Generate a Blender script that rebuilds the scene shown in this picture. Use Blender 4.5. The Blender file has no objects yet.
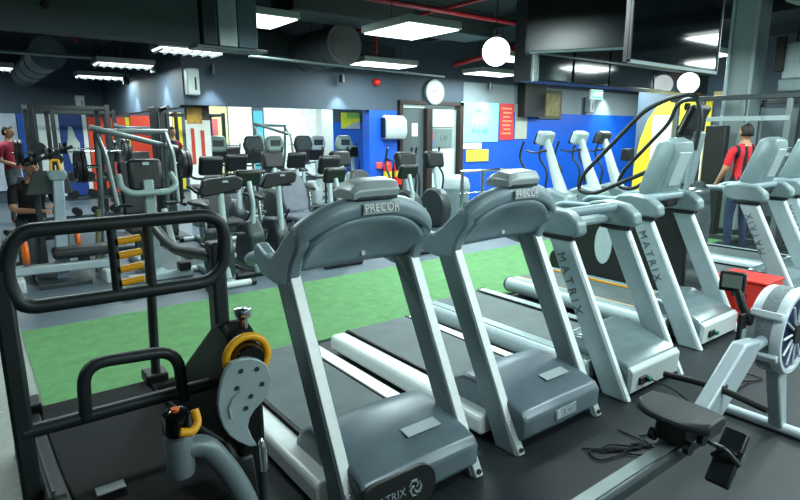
import bpy, bmesh, math, random
from mathutils import Vector, Matrix
R = math.radians
random.seed(7)
scene = bpy.context.scene
C = scene.collection

# ---------------------------------------------------------------- camera, world, exposure
cam_d = bpy.data.cameras.new('camera'); cam = bpy.data.objects.new('camera', cam_d); C.objects.link(cam)
cam_d.sensor_width = 36; cam_d.lens = 36 * 563 / 800; cam_d.clip_start = .05; cam_d.clip_end = 100
cam.location = (0, 0, 1.65); cam.rotation_euler = (R(90) - math.atan(117 / 563), 0, -R(37.4))
scene.camera = cam
w = bpy.data.worlds.new('world'); scene.world = w; w.use_nodes = True
w.node_tree.nodes['Background'].inputs[0].default_value = (.30, .50, .62, 1)
w.node_tree.nodes['Background'].inputs[1].default_value = .07
vs = scene.view_settings
vs.view_transform = 'Standard'; vs.look = 'None'; vs.gamma = 1; vs.use_curve_mapping = False; vs.exposure = 0.3
LAMP_COL = (.82, 1.0, .985)
LAMP_W = 66

# ---------------------------------------------------------------- materials
def lin(h):
    h = h.lstrip('#'); v = [int(h[i:i+2], 16) / 255 for i in (0, 2, 4)]
    return [(c / 12.92 if c <= .04045 else ((c + .055) / 1.055) ** 2.4) for c in v]
MATS = {}
def M(name, hexc='#808080', rough=.5, metal=0., var=.0, scale=8., bump=0., bscale=60., emit=0., spec=.5, coat=0., stretch=None):
    if name in MATS: return MATS[name]
    m = bpy.data.materials.new(name); m.use_nodes = True
    nt = m.node_tree; b = nt.nodes['Principled BSDF']
    c = lin(hexc)
    b.inputs['Base Color'].default_value = (*c, 1); b.inputs['Roughness'].default_value = rough
    b.inputs['Metallic'].default_value = metal; b.inputs['Specular IOR Level'].default_value = spec
    if coat: b.inputs['Coat Weight'].default_value = coat; b.inputs['Coat Roughness'].default_value = .08
    tc = nt.nodes.new('ShaderNodeTexCoord'); mp = nt.nodes.new('ShaderNodeMapping')
    nt.links.new(tc.outputs['Object'], mp.inputs[0])
    if stretch: mp.inputs['Scale'].default_value = stretch
    if var <= 0: var = .06
    n = nt.nodes.new('ShaderNodeTexNoise'); n.inputs['Scale'].default_value = scale; n.inputs['Detail'].default_value = 5
    nt.links.new(mp.outputs[0], n.inputs['Vector'])
    cr = nt.nodes.new('ShaderNodeValToRGB')
    cr.color_ramp.elements[0].position = .3; cr.color_ramp.elements[1].position = .7
    cr.color_ramp.elements[0].color = (*[max(0, x * (1 - var)) for x in c], 1)
    cr.color_ramp.elements[1].color = (*[min(1, x * (1 + var)) for x in c], 1)
    nt.links.new(n.outputs['Fac'], cr.inputs[0]); nt.links.new(cr.outputs[0], b.inputs['Base Color'])
    if bump:
        n2 = nt.nodes.new('ShaderNodeTexNoise'); n2.inputs['Scale'].default_value = bscale; n2.inputs['Detail'].default_value = 4
        nt.links.new(mp.outputs[0], n2.inputs['Vector'])
        bp = nt.nodes.new('ShaderNodeBump'); bp.inputs['Strength'].default_value = bump; bp.inputs['Distance'].default_value = .01
        nt.links.new(n2.outputs['Fac'], bp.inputs['Height']); nt.links.new(bp.outputs[0], b.inputs['Normal'])
    if emit:
        b.inputs['Emission Color'].default_value = (*c, 1); b.inputs['Emission Strength'].default_value = emit
    MATS[name] = m; return m

SILVER = M('silver_paint', '#bfcac9', .34, .35, .05, 30)
SILVER_B = M('bright_aluminium', '#e6eeee', .40, .1, .04, 30)
GREY_UP = M('grey_upright_paint', '#74858a', .42, .25, .05, 20)
SLATE = M('slate_plastic', '#7d939b', .40, .1, .07, 12, .03, 200)
SLATE_D = M('dark_slate_plastic', '#63727a', .45, .05, .08, 10, .03, 200)
HOOD = M('hood_plastic', '#5f6f78', .33, .1, .1, 6, .02, 200)
HOOD_G = M('glossy_hood', '#74868a', .18, .2, .1, 6, coat=.4)
WHITE_P = M('pale_grey_plastic', '#c3cdcd', .4, 0, .03, 10)
PALE = M('pale_silver_plastic', '#abbdc2', .38, .08, .05, 14)
PALE_D = M('mid_silver_plastic', '#83979a', .38, .15, .06, 14)
BELT = M('belt_rubber', '#4d5a5c', .62, 0, .14, 6, .06, 300)
BELT_D = M('dark_belt_rubber', '#17191b', .75, 0, .15, 8, .1, 300, spec=.2)
BLACK = M('black_plastic', '#15191b', .45, 0, .15, 10, .04, 150)
BLACK_T = M('black_tube_paint', '#22282a', .42, .2, .12, 12)
BLACK_G = M('black_gloss', '#0d0f10', .15, 0, .1, 10, coat=.5)
DARK_STEEL = M('dark_steel', '#3a4346', .42, .4, .1, 12)
GREY_STEEL = M('grey_steel_tube', '#768383', .4, .4, .07, 12)
CHROME = M('chrome', '#d8dcdc', .14, 1., .03, 12)
YELLOW = M('yellow_plastic', '#f0ab12', .4, 0, .05, 12)
ORANGE = M('orange_plastic', '#e86a12', .45, 0, .05, 12)
VINYL = M('black_vinyl', '#24292c', .5, 0, .12, 10, .05, 120)
VINYL_B = M('grey_blue_vinyl', '#5c6470', .45, 0, .12, 10, .05, 120)
RED = M('red_plastic', '#d82a1c', .45, 0, .06, 10)
LETTER = M('dark_lettering', '#4d5a5f', .5)
LETTER_W = M('white_lettering', '#f2f5f3', .5)
LETTER_R = M('red_lettering', '#d06a86', .5)
SCREEN = M('screen_glass', '#0a1218', .06, 0, .2, 3, spec=.6)
RUBBERF = M('near_floor_rubber', '#2c3538', .45, 0, .25, 25, .06, 90)
STEEL_F = M('steel_worn', '#6d7a7d', .35, .6, .15, 8)

# ---------------------------------------------------------------- mesh helpers
class MB:
    def __init__(s): s.v = []; s.f = []
    def add(s, vs, fs):
        o = len(s.v); s.v += [tuple(p) for p in vs]; s.f += [tuple(i + o for i in f) for f in fs]; return s
    def box(s, c, d, rot=None):
        x, y, z = [a / 2 for a in d]
        vs = [Vector(p) for p in [(-x,-y,-z),(x,-y,-z),(x,y,-z),(-x,y,-z),(-x,-y,z),(x,-y,z),(x,y,z),(-x,y,z)]]
        if rot is not None: vs = [rot @ p for p in vs]
        return s.add([p + Vector(c) for p in vs], [(0,3,2,1),(4,5,6,7),(0,1,5,4),(1,2,6,5),(2,3,7,6),(3,0,4,7)])
    def prism(s, poly, lo, hi, axis='x'):
        n = len(poly); vs = []
        for h in (lo, hi):
            for a, b in poly:
                vs.append({'x': (h, a, b), 'y': (a, h, b), 'z': (a, b, h)}[axis])
        fs = [tuple(range(n - 1, -1, -1)), tuple(range(n, 2 * n))] + [(i, (i + 1) % n, n + (i + 1) % n, n + i) for i in range(n)]
        return s.add(vs, fs)
    def tube(s, pts, r, seg=10, closed=False, sy=1.0):
        pts = [Vector(p) for p in pts]; n = len(pts)
        rs = r if isinstance(r, (list, tuple)) else [r] * n
        tans = []
        for i in range(n):
            a = pts[(i - 1) % n] if (closed or i > 0) else pts[i]
            b = pts[(i + 1) % n] if (closed or i < n - 1) else pts[i]
            tans.append((b - a).normalized())
        t = tans[0]; u = Vector((0, 0, 1)) if abs(t.z) < .9 else Vector((1, 0, 0))
        u = (u - t * u.dot(t)).normalized(); vs = []
        for i in range(n):
            t = tans[i]; u = u - t * u.dot(t)
            if u.length < 1e-5: u = t.orthogonal()
            u.normalize(); v = t.cross(u)
            for k in range(seg):
                a = 2 * math.pi * k / seg
                vs.append(pts[i] + (u * math.cos(a) * sy + v * math.sin(a)) * rs[i])
        fs = []
        for i in range(n if closed else n - 1):
            j = (i + 1) % n
            for k in range(seg):
                l = (k + 1) % seg
                fs.append((i * seg + k, i * seg + l, j * seg + l, j * seg + k))
        if not closed:
            fs.append(tuple(range(seg - 1, -1, -1))); fs.append(tuple((n - 1) * seg + k for k in range(seg)))
        return s.add(vs, fs)
    def lathe(s, prof, c=(0,0,0), axis='z', seg=20, caps=True):
        n = len(prof); vs = []; c = Vector(c)
        for k in range(seg):
            a = 2 * math.pi * k / seg
            for r, h in prof:
                x, y = r * math.cos(a), r * math.sin(a)
                p = {'z': (x, y, h), 'x': (h, x, y), 'y': (x, h, y)}[axis]
                vs.append(c + Vector(p))
        fs = []
        for k in range(seg):
            l = (k + 1) % seg
            for i in range(n - 1): fs.append((k * n + i, l * n + i, l * n + i + 1, k * n + i + 1))
        if caps and prof[0][0] > 1e-6: fs.append(tuple(k * n for k in range(seg - 1, -1, -1)))
        if caps and prof[-1][0] > 1e-6: fs.append(tuple(k * n + n - 1 for k in range(seg)))
        return s.add(vs, fs)
    def grid(s, rows):
        n = len(rows[0]); vs = [p for r in rows for p in r]; fs = []
        for i in range(len(rows) - 1):
            for j in range(n - 1): fs.append((i*n+j, i*n+j+1, (i+1)*n+j+1, (i+1)*n+j))
        return s.add(vs, fs)
    def loft(s, rings):
        n = len(rings[0]); vs = [p for r in rings for p in r]; fs = []
        for i in range(len(rings) - 1):
            for j in range(n): k = (j + 1) % n; fs.append((i*n+j, i*n+k, (i+1)*n+k, (i+1)*n+j))
        fs.append(tuple(range(n - 1, -1, -1))); fs.append(tuple((len(rings) - 1) * n + k for k in range(n)))
        return s.add(vs, fs)
def rnd(pts, rad=.05, n=4, closed=False):
    pts = [Vector(p) for p in pts]; out = []; N = len(pts)
    for i in range(N):
        if not closed and i in (0, N - 1): out.append(pts[i]); continue
        a, p, b = pts[(i-1) % N], pts[i], pts[(i+1) % N]
        r = min(rad, (a-p).length * .45, (b-p).length * .45)
        p0 = p + (a-p).normalized() * r; p1 = p + (b-p).normalized() * r
        for k in range(n + 1):
            t = k / n; out.append(p0 * (1-t)**2 + p * 2*t*(1-t) + p1 * t*t)
    return out
def circ(c, r, axis='y', n=24, a0=0, a1=360):
    o = []; full = abs(a1 - a0) >= 360
    for k in range(n if full else n + 1):
        a = R(a0 + (a1 - a0) * k / n); x, y = r * math.cos(a), r * math.sin(a)
        o.append(Vector(c) + Vector({'x': (0, x, y), 'y': (x, 0, y), 'z': (x, y, 0)}[axis]))
    return o
def part(name, mb, mat, parent=None, bevel=0., smooth=True, label=None, solid=0., sub=0):
    me = bpy.data.meshes.new(name); me.from_pydata(mb.v, [], mb.f)
    bm = bmesh.new(); bm.from_mesh(me)
    if not solid: bmesh.ops.recalc_face_normals(bm, faces=bm.faces)
    bm.to_mesh(me); bm.free()
    if smooth:
        for p in me.polygons: p.use_smooth = True
        me.set_sharp_from_angle(angle=R(38))
    me.materials.append(mat)
    o = bpy.data.objects.new(name, me); C.objects.link(o)
    if parent: o.parent = parent
    if solid:
        m = o.modifiers.new('solid', 'SOLIDIFY'); m.thickness = solid
    if bevel:
        m = o.modifiers.new('bevel', 'BEVEL'); m.width = bevel; m.segments = 2; m.limit_method = 'ANGLE'; m.angle_limit = R(35)
    if sub:
        m = o.modifiers.new('sub', 'SUBSURF'); m.levels = sub; m.render_levels = sub
    if label: o['label'] = label
    return o
def tag(o, label, cat, group=None, kind=None):
    if label: o['label'] = label
    if cat: o['category'] = cat
    if group: o['group'] = group
    if kind: o['kind'] = kind
    return o
def struct(o, label=None):
    o['kind'] = 'structure'
    if label: o['label'] = label; 
    return o
def thing(name, label, cat, loc=(0,0,0), rz=0., group=None):
    o = bpy.data.objects.new(name, None); C.objects.link(o); o.empty_display_size = .1
    o.location = loc; o.rotation_euler = (0, 0, R(rz)); return tag(o, label, cat, group)
def copy_tree(o, parent=None):
    c = o.copy(); C.objects.link(c); c.parent = parent
    for ch in o.children: copy_tree(ch, c)
    return c
def dup(o, label, loc, rz=None, group=None, cat=None):
    c = copy_tree(o); c.location = loc; c['label'] = label
    if rz is not None: c.rotation_euler = (0, 0, R(rz))
    if group: c['group'] = group
    return c
def box_part(name, c, d, mat, parent=None, bevel=.004, rot=None, **k):
    return part(name, MB().box(c, d, rot), mat, parent, bevel, **k)
def text_part(name, txt, size, mat, parent, mtx, depth=.002, spacing=1.0, label=None):
    cu = bpy.data.curves.new(name, 'FONT'); cu.body = txt; cu.size = size; cu.extrude = depth
    cu.align_x = 'CENTER'; cu.align_y = 'CENTER'; cu.space_character = spacing; cu.resolution_u = 3
    t = bpy.data.objects.new('tmp_text', cu); C.objects.link(t)
    dg = bpy.context.evaluated_depsgraph_get()
    me = bpy.data.meshes.new_from_object(t.evaluated_get(dg)); bpy.data.objects.remove(t); bpy.data.curves.remove(cu)
    me.transform(mtx); me.materials.clear(); me.materials.append(mat)
    o = bpy.data.objects.new(name, me); C.objects.link(o); o.parent = parent
    if label: o['label'] = label
    return o
def basis(loc, right, up):
    r = Vector(right).normalized(); u = Vector(up); u = (u - r * u.dot(r)).normalized(); n = r.cross(u)
    return Matrix.Translation(Vector(loc)) @ Matrix((r, u, n)).transposed().to_4x4()
RX = lambda a: Matrix.Rotation(R(a), 3, 'X')
RY = lambda a: Matrix.Rotation(R(a), 3, 'Y')
RZ = lambda a: Matrix.Rotation(R(a), 3, 'Z')

# ================================================================ THE ROOM
def floor_mat(name, hexc, hex2, rough, dots=120.):
    m = M(name, hexc, rough, 0, .18, 1.4, .05, 140)
    nt = m.node_tree; b = nt.nodes['Principled BSDF']
    v = nt.nodes.new('ShaderNodeTexNoise'); v.inputs['Scale'].default_value = dots; v.inputs['Detail'].default_value = 2
    tc = nt.nodes['Texture Coordinate']; nt.links.new(tc.outputs['Object'], v.inputs['Vector'])
    mr = nt.nodes.new('ShaderNodeMapRange'); mr.inputs[1].default_value = .62; mr.inputs[2].default_value = .72
    nt.links.new(v.outputs['Fac'], mr.inputs[0])
    mx = nt.nodes.new('ShaderNodeMix'); mx.data_type = 'RGBA'; mx.inputs['B'].default_value = (*lin(hex2), 1)
    src = b.inputs['Base Color'].links[0].from_socket
    nt.links.new(src, mx.inputs['A']); nt.links.new(mr.outputs[0], mx.inputs['Factor']); nt.links.new(mx.outputs['Result'], b.inputs['Base Color'])
    return m
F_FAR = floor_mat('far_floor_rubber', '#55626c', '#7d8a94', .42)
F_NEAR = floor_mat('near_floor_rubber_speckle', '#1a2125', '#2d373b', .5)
F_PATH = floor_mat('pale_path_floor', '#8f9690', '#a9aea6', .55, 40)
TURF = M('green_turf', '#60965f', .85, 0, .13, 9, .9, 320, stretch=(1, 1, 1))
DARKWALL = M('dark_blue_wall_paint', '#3d4c5a', .6, 0, .08, 1.5, .04, 80)
DARKSOFF = M('dark_soffit_paint', '#414c50', .7, 0, .06, 1, .04, 60)
CEIL = M('dark_ceiling_paint', '#2c3538', .8, 0, .2, 2, .1, 30)
BLUEW = M('blue_wall_paint', '#0f56c4', .45, 0, .06, 1.2, .03, 80)
GREYW = M('grey_wall_paint', '#7f8b90', .6, 0, .05, 1.2, .03, 80)
WHITEW = M('white_wall_paint', '#e3ebe8', .6, 0, .03, 1, .03, 80)
YELLOWW = M('yellow_wall_panel', '#dcc822', .5, 0, .05, 1, .02, 80)
CREAM = M('cream_wall_panel', '#e6dca0', .5, 0, .05, 1, .02, 80)
REDW = M('red_wall_panel', '#e2401f', .5, 0, .06, 1, .02, 80)

def slab(name, x0, x1, y0, y1, z0, z1, mat, parent=None, bevel=0.):
    o = part(name, MB().box(((x0+x1)/2, (y0+y1)/2, (z0+z1)/2), (x1-x0, y1-y0, z1-z0)), mat, parent, bevel)
    if parent is None: o['kind'] = 'structure'
    return o
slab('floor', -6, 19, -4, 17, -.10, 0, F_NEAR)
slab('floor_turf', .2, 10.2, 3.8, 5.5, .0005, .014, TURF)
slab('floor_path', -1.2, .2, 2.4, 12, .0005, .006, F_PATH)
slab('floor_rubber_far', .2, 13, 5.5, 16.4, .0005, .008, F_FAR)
slab('ceiling', -6, 19, -4, 17, 3.7, 3.8, CEIL)
slab('wall_back', -6, 12, 16.4, 16.6, 0, 3.7, DARKWALL)
slab('wall_left', -6.2, -6, -4, 17, 0, 3.7, DARKWALL)
slab('wall_front', -6, 19, -4.2, -4, 0, 3.7, GREYW)
slab('wall_right', 13, 13.2, 2.0, 7.6, 0, 3.7, DARKWALL)
slab('wall_right_pale', 13, 13.2, -4, 2.0, 0, 3.7, WHITEW)  # unseen wall stretch made pale to brighten the television's reflection
slab('wall_far_right', 19, 19.2, -4, 17, 0, 3.7, DARKWALL)
slab('wall_inner_end', 12, 12.2, 10.05, 17, 0, 3.7, WHITEW)
# header over the opening, its return, and the blue wall with the door hole
slab('wall_header', 3.0, 6.7, 9.8, 10.05, 2.11, 3.7, DARKWALL)
slab('wall_header_return', 3.0, 3.2, 10.05, 16.4, 2.08, 3.7, DARKWALL)
slab('wall_blue_left', 6.7, 7.42, 9.8, 10.05, 0, 2.11, BLUEW)
slab('wall_above_door', 6.7, 9.34, 9.8, 10.05, 2.34, 3.7, DARKWALL)
slab('wall_blue_left_top', 6.7, 7.42, 9.8, 10.05, 2.11, 2.34, DARKWALL)
slab('wall_blue', 9.34, 18.9, 9.8, 10.05, 0, 2.16, BLUEW)
slab('wall_grey_band', 9.34, 18.9, 9.8, 10.05, 2.16, 2.8, GREYW)
slab('wall_upper_band', 9.34, 18.9, 9.8, 10.05, 2.8, 3.7, DARKWALL)
# dropped soffit, upper left
slab('ceiling_downstand', -6, 2.38, 7.0, 7.3, 2.675, 3.7, DARKSOFF)
slab('ceiling_soffit_face', 3.7, 7.0, 9.3, 9.8, 2.95, 3.3, CEIL)
o = part('cable_gland', MB().lathe([(0, -.02), (.03, -.02), (.04, -.012), (.045, 0), (0, 0)], (.84, 7.0, 2.92), 'y', 14), BLACK)
tag(o, 'small black cable gland on the dark downstand, top left', 'cable gland')
# door_1 : dark timber frame, grey leaf open behind, glazed leaf with frosted white panes
DOORF = M('dark_door_frame', '#2a1f1c', .5, 0, .15, 6)
d = thing('door_1', None, None, (0, 0, 0)); d['kind'] = 'structure'; d['label'] = 'glazed double door in a dark frame under the wall clock'
for a in ((7.47, 7.55, 0, 2.28), (9.22, 9.33, 0, 2.34), (8.22, 8.38, 0, 2.18)):
    part('door_post', MB().box(((a[0]+a[1])/2, 9.86, (a[2]+a[3])/2), (a[1]-a[0], .2, a[3]-a[2])), DOORF, d, .004)
part('door_lintel', MB().box((8.4, 9.86, 2.30), (1.85, .2, .08)), DOORF, d, .004)
l = part('door_leaf', MB().box((7.88, 9.9, 1.09), (.66, .05, 2.18)), M('grey_door_leaf', '#5a666a', .4, 0, .05, 3), d, .004)
part('notice', MB().box((7.95, 9.868, 1.72), (.16, .006, .28)), LETTER_W, l)
part('transom_light', MB().box((7.88, 9.86, 2.22), (.66, .03, .07)), M('transom_glow', '#dfe9e6', .4, 0), d)
g = part('door_leaf', MB().box((8.8, 9.92, 1.09), (.84, .04, 2.18)), M('glass_grey', '#9fb0ae', .15, 0, .05, 2), d, .004)
FROST = M('frosted_white_pane', '#cfe2dc', .35, 0, .03, 2)
part('pane', MB().box((8.76, 9.885, 1.98), (.70, .02, .38)), FROST, g)
part('pane', MB().box((8.76, 9.885, .66), (.78, .02, 1.26)), FROST, g)
part('pane', MB().box((8.74, 9.885, 1.53), (.66, .02, .42)), M('dark_glass_pane', '#71807f', .1), g)
text_part('door_lettering', 'UP', .2, M('faint_ink', '#55625f', .5), g, basis((8.82, 9.872, 1.53), (1, 0, 0), (0, 0, 1)))
part('sticker', MB().box((8.44, 9.87, 1.58), (.1, .006, .16)), M('sticker_pink', '#c8506a', .5), g)
part('sticker', MB().box((8.44, 9.87, 1.42), (.1, .006, .14)), M('sticker_blue', '#5b8fd0', .5), g)
part('pull_handle', MB().tube([(8.45, 9.86, .75), (8.45, 9.82, .78), (8.45, 9.82, 1.18), (8.45, 9.86, 1.21)], .014, 8), CHROME, g)

# things on the walls
def poster(name, x0, x1, z0, z1, mat, label, cat='poster', y=9.785, th=.02):
    o = part(name, MB().box(((x0+x1)/2, y, (z0+z1)/2), (x1-x0, th, z1-z0)), mat, None, .002); return tag(o, label, cat)
p = thing('wall_poster', 'pale cyan poster with pink lettering right of the glazed door', 'poster', (9.88, 9.79, 1.9))
part('sheet', MB().box((0, 0, 0), (1.27, .02, .92)), M('cyan_sheet', '#8fe0ec', .5, 0, .05, 2), p, .002)
text_part('lettering', 'FIRST', .24, LETTER_R, p, basis((0.02, -.012, .02), (1, 0, 0), (0, 0, 1)))
text_part('lettering', 'first aid', .17, M('teal_ink', '#2f7f92', .5), p, basis((0, -.012, -.2), (1, 0, 0), (0, 0, 1)))
text_part('lettering', 'the', .12, M('teal_ink'), p, basis((-.05, -.012, .27), (1, 0, 0), (0, 0, 1)))
p = thing('wall_poster', 'narrow red notice board right of the cyan poster', 'poster', (10.82, 9.79, 1.92))
part('sheet', MB().box((0, 0, 0), (.50, .02, .88)), M('red_sheet', '#d5333c', .5, 0, .06, 4), p, .002)
for i in range(7):
    part('text_line', MB().box((-.02 + .03 * (i % 2), -.012, .32 - i * .1), (.34 - .05 * (i % 3), .004, .035)), M('orange_ink', '#f0a070', .6), p)
poster('wall_panel', 11.13, 11.58, 1.50, 2.36, M('grey_board', '#aab0a4', .6), 'pale grey notice board hanging beside the red one', 'board')
p = thing('picture_frame', 'small dark gold framed picture high on the blue wall', 'picture', (12.45, 9.78, 2.38))
part('frame', MB().box((0, 0, 0), (.98, .04, .74)), M('bronze_frame', '#4a4428', .5), p, .006)
part('picture', MB().box((0, -.022, 0), (.8, .01, .56)), M('olive_picture', '#7c7448', .6, 0, .35, 6), p)
o = slab('wall_pier', 11.2, 12.0, 9.55, 9.8, 2.05, 3.7, BLACK)
poster('paper_notice', 9.3, 9.95, 1.28, 1.42, LETTER_W, 'white paper strip under the cyan poster', 'notice')
poster('paper_notice', 9.45, 10.2, .98, 1.26, M('yellow_paper', '#e8d046', .6), 'yellow paper notice on the blue wall under the cyan poster', 'notice')
c = thing('wall_clock', 'round white wall clock above the glazed door', 'clock', (8.42, 9.76, 2.53))
part('case', MB().lathe([(0, .04), (.27, .04), (.28, 0), (.27, -.03), (.245, -.03), (.245, -.02), (0, -.02)], (0, 0, 0), 'y', 28), PALE_D, c)
part('face', MB().lathe([(0, -.024), (.243, -.024), (.243, -.018), (0, -.018)], (0, 0, 0), 'y', 28), LETTER_W, c)
part('hand', MB().box((.03, -.03, .05), (.015, .006, .16), RY(25)), M('grey_hand', '#8a9494', .5), c)
part('hand', MB().box((-.05, -.03, .02), (.015, .006, .13), RY(-70)), M('grey_hand'), c)
o = part('fire_alarm_bell', MB().lathe([(0, .05), (.07, .05), (.075, 0), (.065, -.05), (.03, -.08), (0, -.085)], (6.85, 9.74, 2.66), 'y', 20), RED)
tag(o, 'small round red alarm bell on the dark header', 'alarm')
t = thing('towel_dispenser', 'white towel roll dispenser on the blue wall left of the door', 'dispenser', (7.2, 9.72, 1.76))
part('cover', MB().prism([(-.08, -.24), (.06, -.24), (.08, .24), (-.02, .26), (-.14, .16), (-.16, -.1)], -.2, .32, 'x'), WHITE_P, t, .03)
part('side_panel', MB().box((-.21, 0, 0), (.02, .16, .40)), BLACK, t, .004)
o = part('call_point', MB().box((6.93, 9.78, .98), (.14, .05, .14)), M('pink_red', '#e05a50', .5), None, .01)
tag(o, 'small pale red call point above the extinguishers', 'call point')
def extinguisher(x, label):
    e = thing('fire_extinguisher', label, 'extinguisher', (x, 9.66, .24), 0, 'fire extinguishers on the blue wall')
    part('wall_bracket', MB().box((0, .115, .58), (.08, .05, .2)), BLACK, e, .004)
    part('lower_tray', MB().box((0, .04, .32), (.16, .2, .02)), BLACK, e, .004)
    part('cylinder', MB().lathe([(0, .33), (.085, .33), (.09, .36), (.09, .74), (.06, .81), (.03, .83), (0, .83)], (0, 0, 0), 'z', 18), RED, e)
    part('valve', MB().box((0, 0, .86), (.05, .12, .05)), BLACK, e, .006)
    part('hose', MB().tube(rnd([(0, -.05, .86), (.08, -.09, .84), (.11, -.08, .6), (.09, -.07, .45)], .06), .013, 8), BLACK, e)
    part('label_band', MB().lathe([(.0915, .5), (.0915, .62)], (0, 0, 0), 'z', 18), M('yellow_label', '#d8c030', .5), e)
extinguisher(7.06, 'red fire extinguisher on a wall bracket, nearer the opening')
extinguisher(7.32, 'red fire extinguisher on a wall bracket, nearer the door')
e = thing('exit_sign', 'lit green exit sign hanging above the blue wall', 'sign', (13.2, 8.9, 2.62))
part('housing', MB().box((0, 0, 0), (.50, .07, .26)), WHITE_P, e, .008)
part('panel', MB().box((0, -.037, 0), (.44, .006, .2)), M('exit_green', '#2fc77e', .4, emit=1.2), e)
text_part('exit_lettering', 'EXIT', .17, M('exit_white', '#e8fff2', .4, emit=.8), e, basis((.06, -.043, 0), (1, 0, 0), (0, 0, 1)))
part('arrow', MB().prism([(-.19, 0), (-.13, .05), (-.13, -.05)], -.045, -.041, 'y'), M('exit_white'), e)
part('hanger', MB().tube([(0, 0, .13), (0, 0, 1.08)], .012, 8), DARK_STEEL, e)
def speaker(x, y, z, label, rz=0):
    s = thing('wall_speaker', label, 'speaker', (x, y, z), rz)
    part('cabinet', MB().box((0, 0, 0), (.2, .18, .42)), WHITE_P, s, .02)
    part('slot', MB().box((.03, -.092, -.03), (.03, .006, .2)), BLACK, s)
speaker(3.12, 9.7, 2.47, 'white wall speaker on the left end of the dark header')
speaker(14.1, 9.7, 2.43, 'slim white wall speaker below the exit sign')
speaker(2.45, 16.3, 2.35, 'white wall speaker over the far red panel')

# far wall decoration (Y = 16.4)
def fpanel(name, x0, x1, z0, z1, mat, label, cat='wall panel'):
    return poster(name, x0, x1, z0, z1, mat, label, cat, 16.38, .04)
fpanel('wall_panel', .3, 1.08, .3, 2.1, M('pale_photo', '#b9c4d2', .6, 0, .25, 3), 'pale photo mural panel at the far left of the back wall')
fpanel('wall_panel', 1.1, 1.3, .3, 2.1, M('blue_panel', '#1758b8', .5), 'narrow blue panel on the back wall behind the standing man')
fpanel('wall_panel', 1.5, 1.95, .1, 2.1, WHITEW, 'white panel on the back wall left of the dark blue mural')
b = thing('wall_mural', 'dark blue mural with pale figures on the back wall', 'mural', (2.2, 16.37, 1.1))
part('sheet', MB().box((0, 0, 0), (.48, .04, 2.0)), M('dark_blue_sheet', '#123a86', .5), b)
part('figure', MB().prism([(-.08, -.2), (.12, -.2), (.16, .3), (.08, .45), (.02, .7), (-.06, .72), (-.1, .4), (-.14, .2)], -.03, -.02, 'y'), M('figure_pale', '#b7c6bd', .6), b)
fpanel('wall_panel', 2.46, 2.56, .1, 2.12, WHITEW, 'thin white post panel left of the red wall panel')
fpanel('wall_panel', 2.58, 3.45, .1, 2.05, REDW, 'large red orange wall panel at the back left')
fpanel('wall_panel', 3.46, 3.56, .1, 2.05, YELLOWW, 'thin yellow strip between the two red wall panels')
fpanel('wall_panel', 3.58, 4.1, .1, 2.1, REDW, 'smaller red wall panel right of the yellow strip')
b = thing('wall_mural', 'black and white athlete mural right of the red wall panels', 'mural', (4.38, 16.37, 1.2))
part('sheet', MB().box((0, 0, 0), (.52, .04, 2.0)), M('mural_white', '#d8dde0', .5), b)
part('figure', MB().prism([(-.2, -.6), (-.02, -.6), (.02, -.2), (.1, -.6), (.22, -.6), (.2, .2), (.1, .5), (.04, .75), (-.08, .78), (-.1, .5), (-.24, .2)], -.03, -.02, 'y'), M('figure_dark', '#1b1e22', .6), b)
fpanel('wall_panel', 4.66, 4.9, .1, 2.2, YELLOWW, 'bright yellow wall panel right of the athlete mural')
fpanel('wall_panel', 5.55, 6.2, .05, 2.6, CREAM, 'cream wall panel behind the white boards')
b = poster('wall_poster', 5.58, 5.9, 1.35, 2.05, M('pink_sheet', '#d86a70', .5), 'pink red notice on the cream wall panel', 'poster', 16.34)
fpanel('wall_panel', 6.24, 6.95, .05, 2.9, M('bright_white_panel', '#f4faf8', .5), 'wide bright white panel right of the cream one')
fpanel('wall_panel', 7.0, 7.3, .3, 2.3, M('teal_panel', '#4aa7b8', .5), 'teal strip panel on the back wall')
fpanel('wall_panel', 7.34, 9.25, .3, 2.6, M('white_panel_scribble', '#dfe8ea', .5, 0, .2, 5), 'long white patterned panel on the back wall')
fpanel('wall_panel', 9.68, 11.9, .05, 2.0, BLUEW, 'blue panel on the back wall below the landscape print')
b = thing('landscape_print', 'yellow green landscape print above the blue back panel', 'picture', (10.4, 16.33, 2.05))
part('sheet', MB().box((0, 0, 0), (.72, .04, .52)), M('print_yellow', '#c8cc3a', .5, 0, .25, 4), b)
part('sky_strip', MB().box((.1, -.024, .17), (.5, .01, .16)), M('print_green', '#6fa85a', .5), b)
part('road', MB().prism([(-.3, -.26), (.36, -.26), (.36, -.02), (.1, -.08)], -.03, -.021, 'y'), M('print_grey', '#9fb0c0', .5), b)
# yellow / white graphic on the right wall (X = 13)
def rpanel(name, y0, y1, z0, z1, mat, label, cat='wall panel', x=12.98, poly=None):
    mb = MB().prism(poly, x - .015, x + .02, 'x') if poly else MB().box((x, (y0+y1)/2, (z0+z1)/2), (.04, y1-y0, z1-z0))
    o = part(name, mb, mat, None); return tag(o, label, cat)
rpanel('wall_panel', 0, 0, 0, 0, YELLOWW, 'yellow wall panel with a curved top beside the blue wall', poly=[(7.58, 0), (7.55, .9), (7.45, 1.5), (7.3, 1.95), (7.1, 2.25), (6.9, 2.4), (5.86, 2.42), (5.86, 0)])
rpanel('wall_panel', 6.7, 7.15, .4, 2.05, M('white_cream', '#e9e6d6', .5), 'cream white panel set in the yellow wall', x=12.95)
rpanel('wall_panel', 5.95, 6.2, .2, 1.6, M('white_cream'), 'narrow white strip in the yellow wall behind the stair climber', x=12.95)
b = thing('wall_poster', 'tall blue and red poster high on the dark right wall', 'poster', (12.97, 5.4, 3.15))
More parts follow.
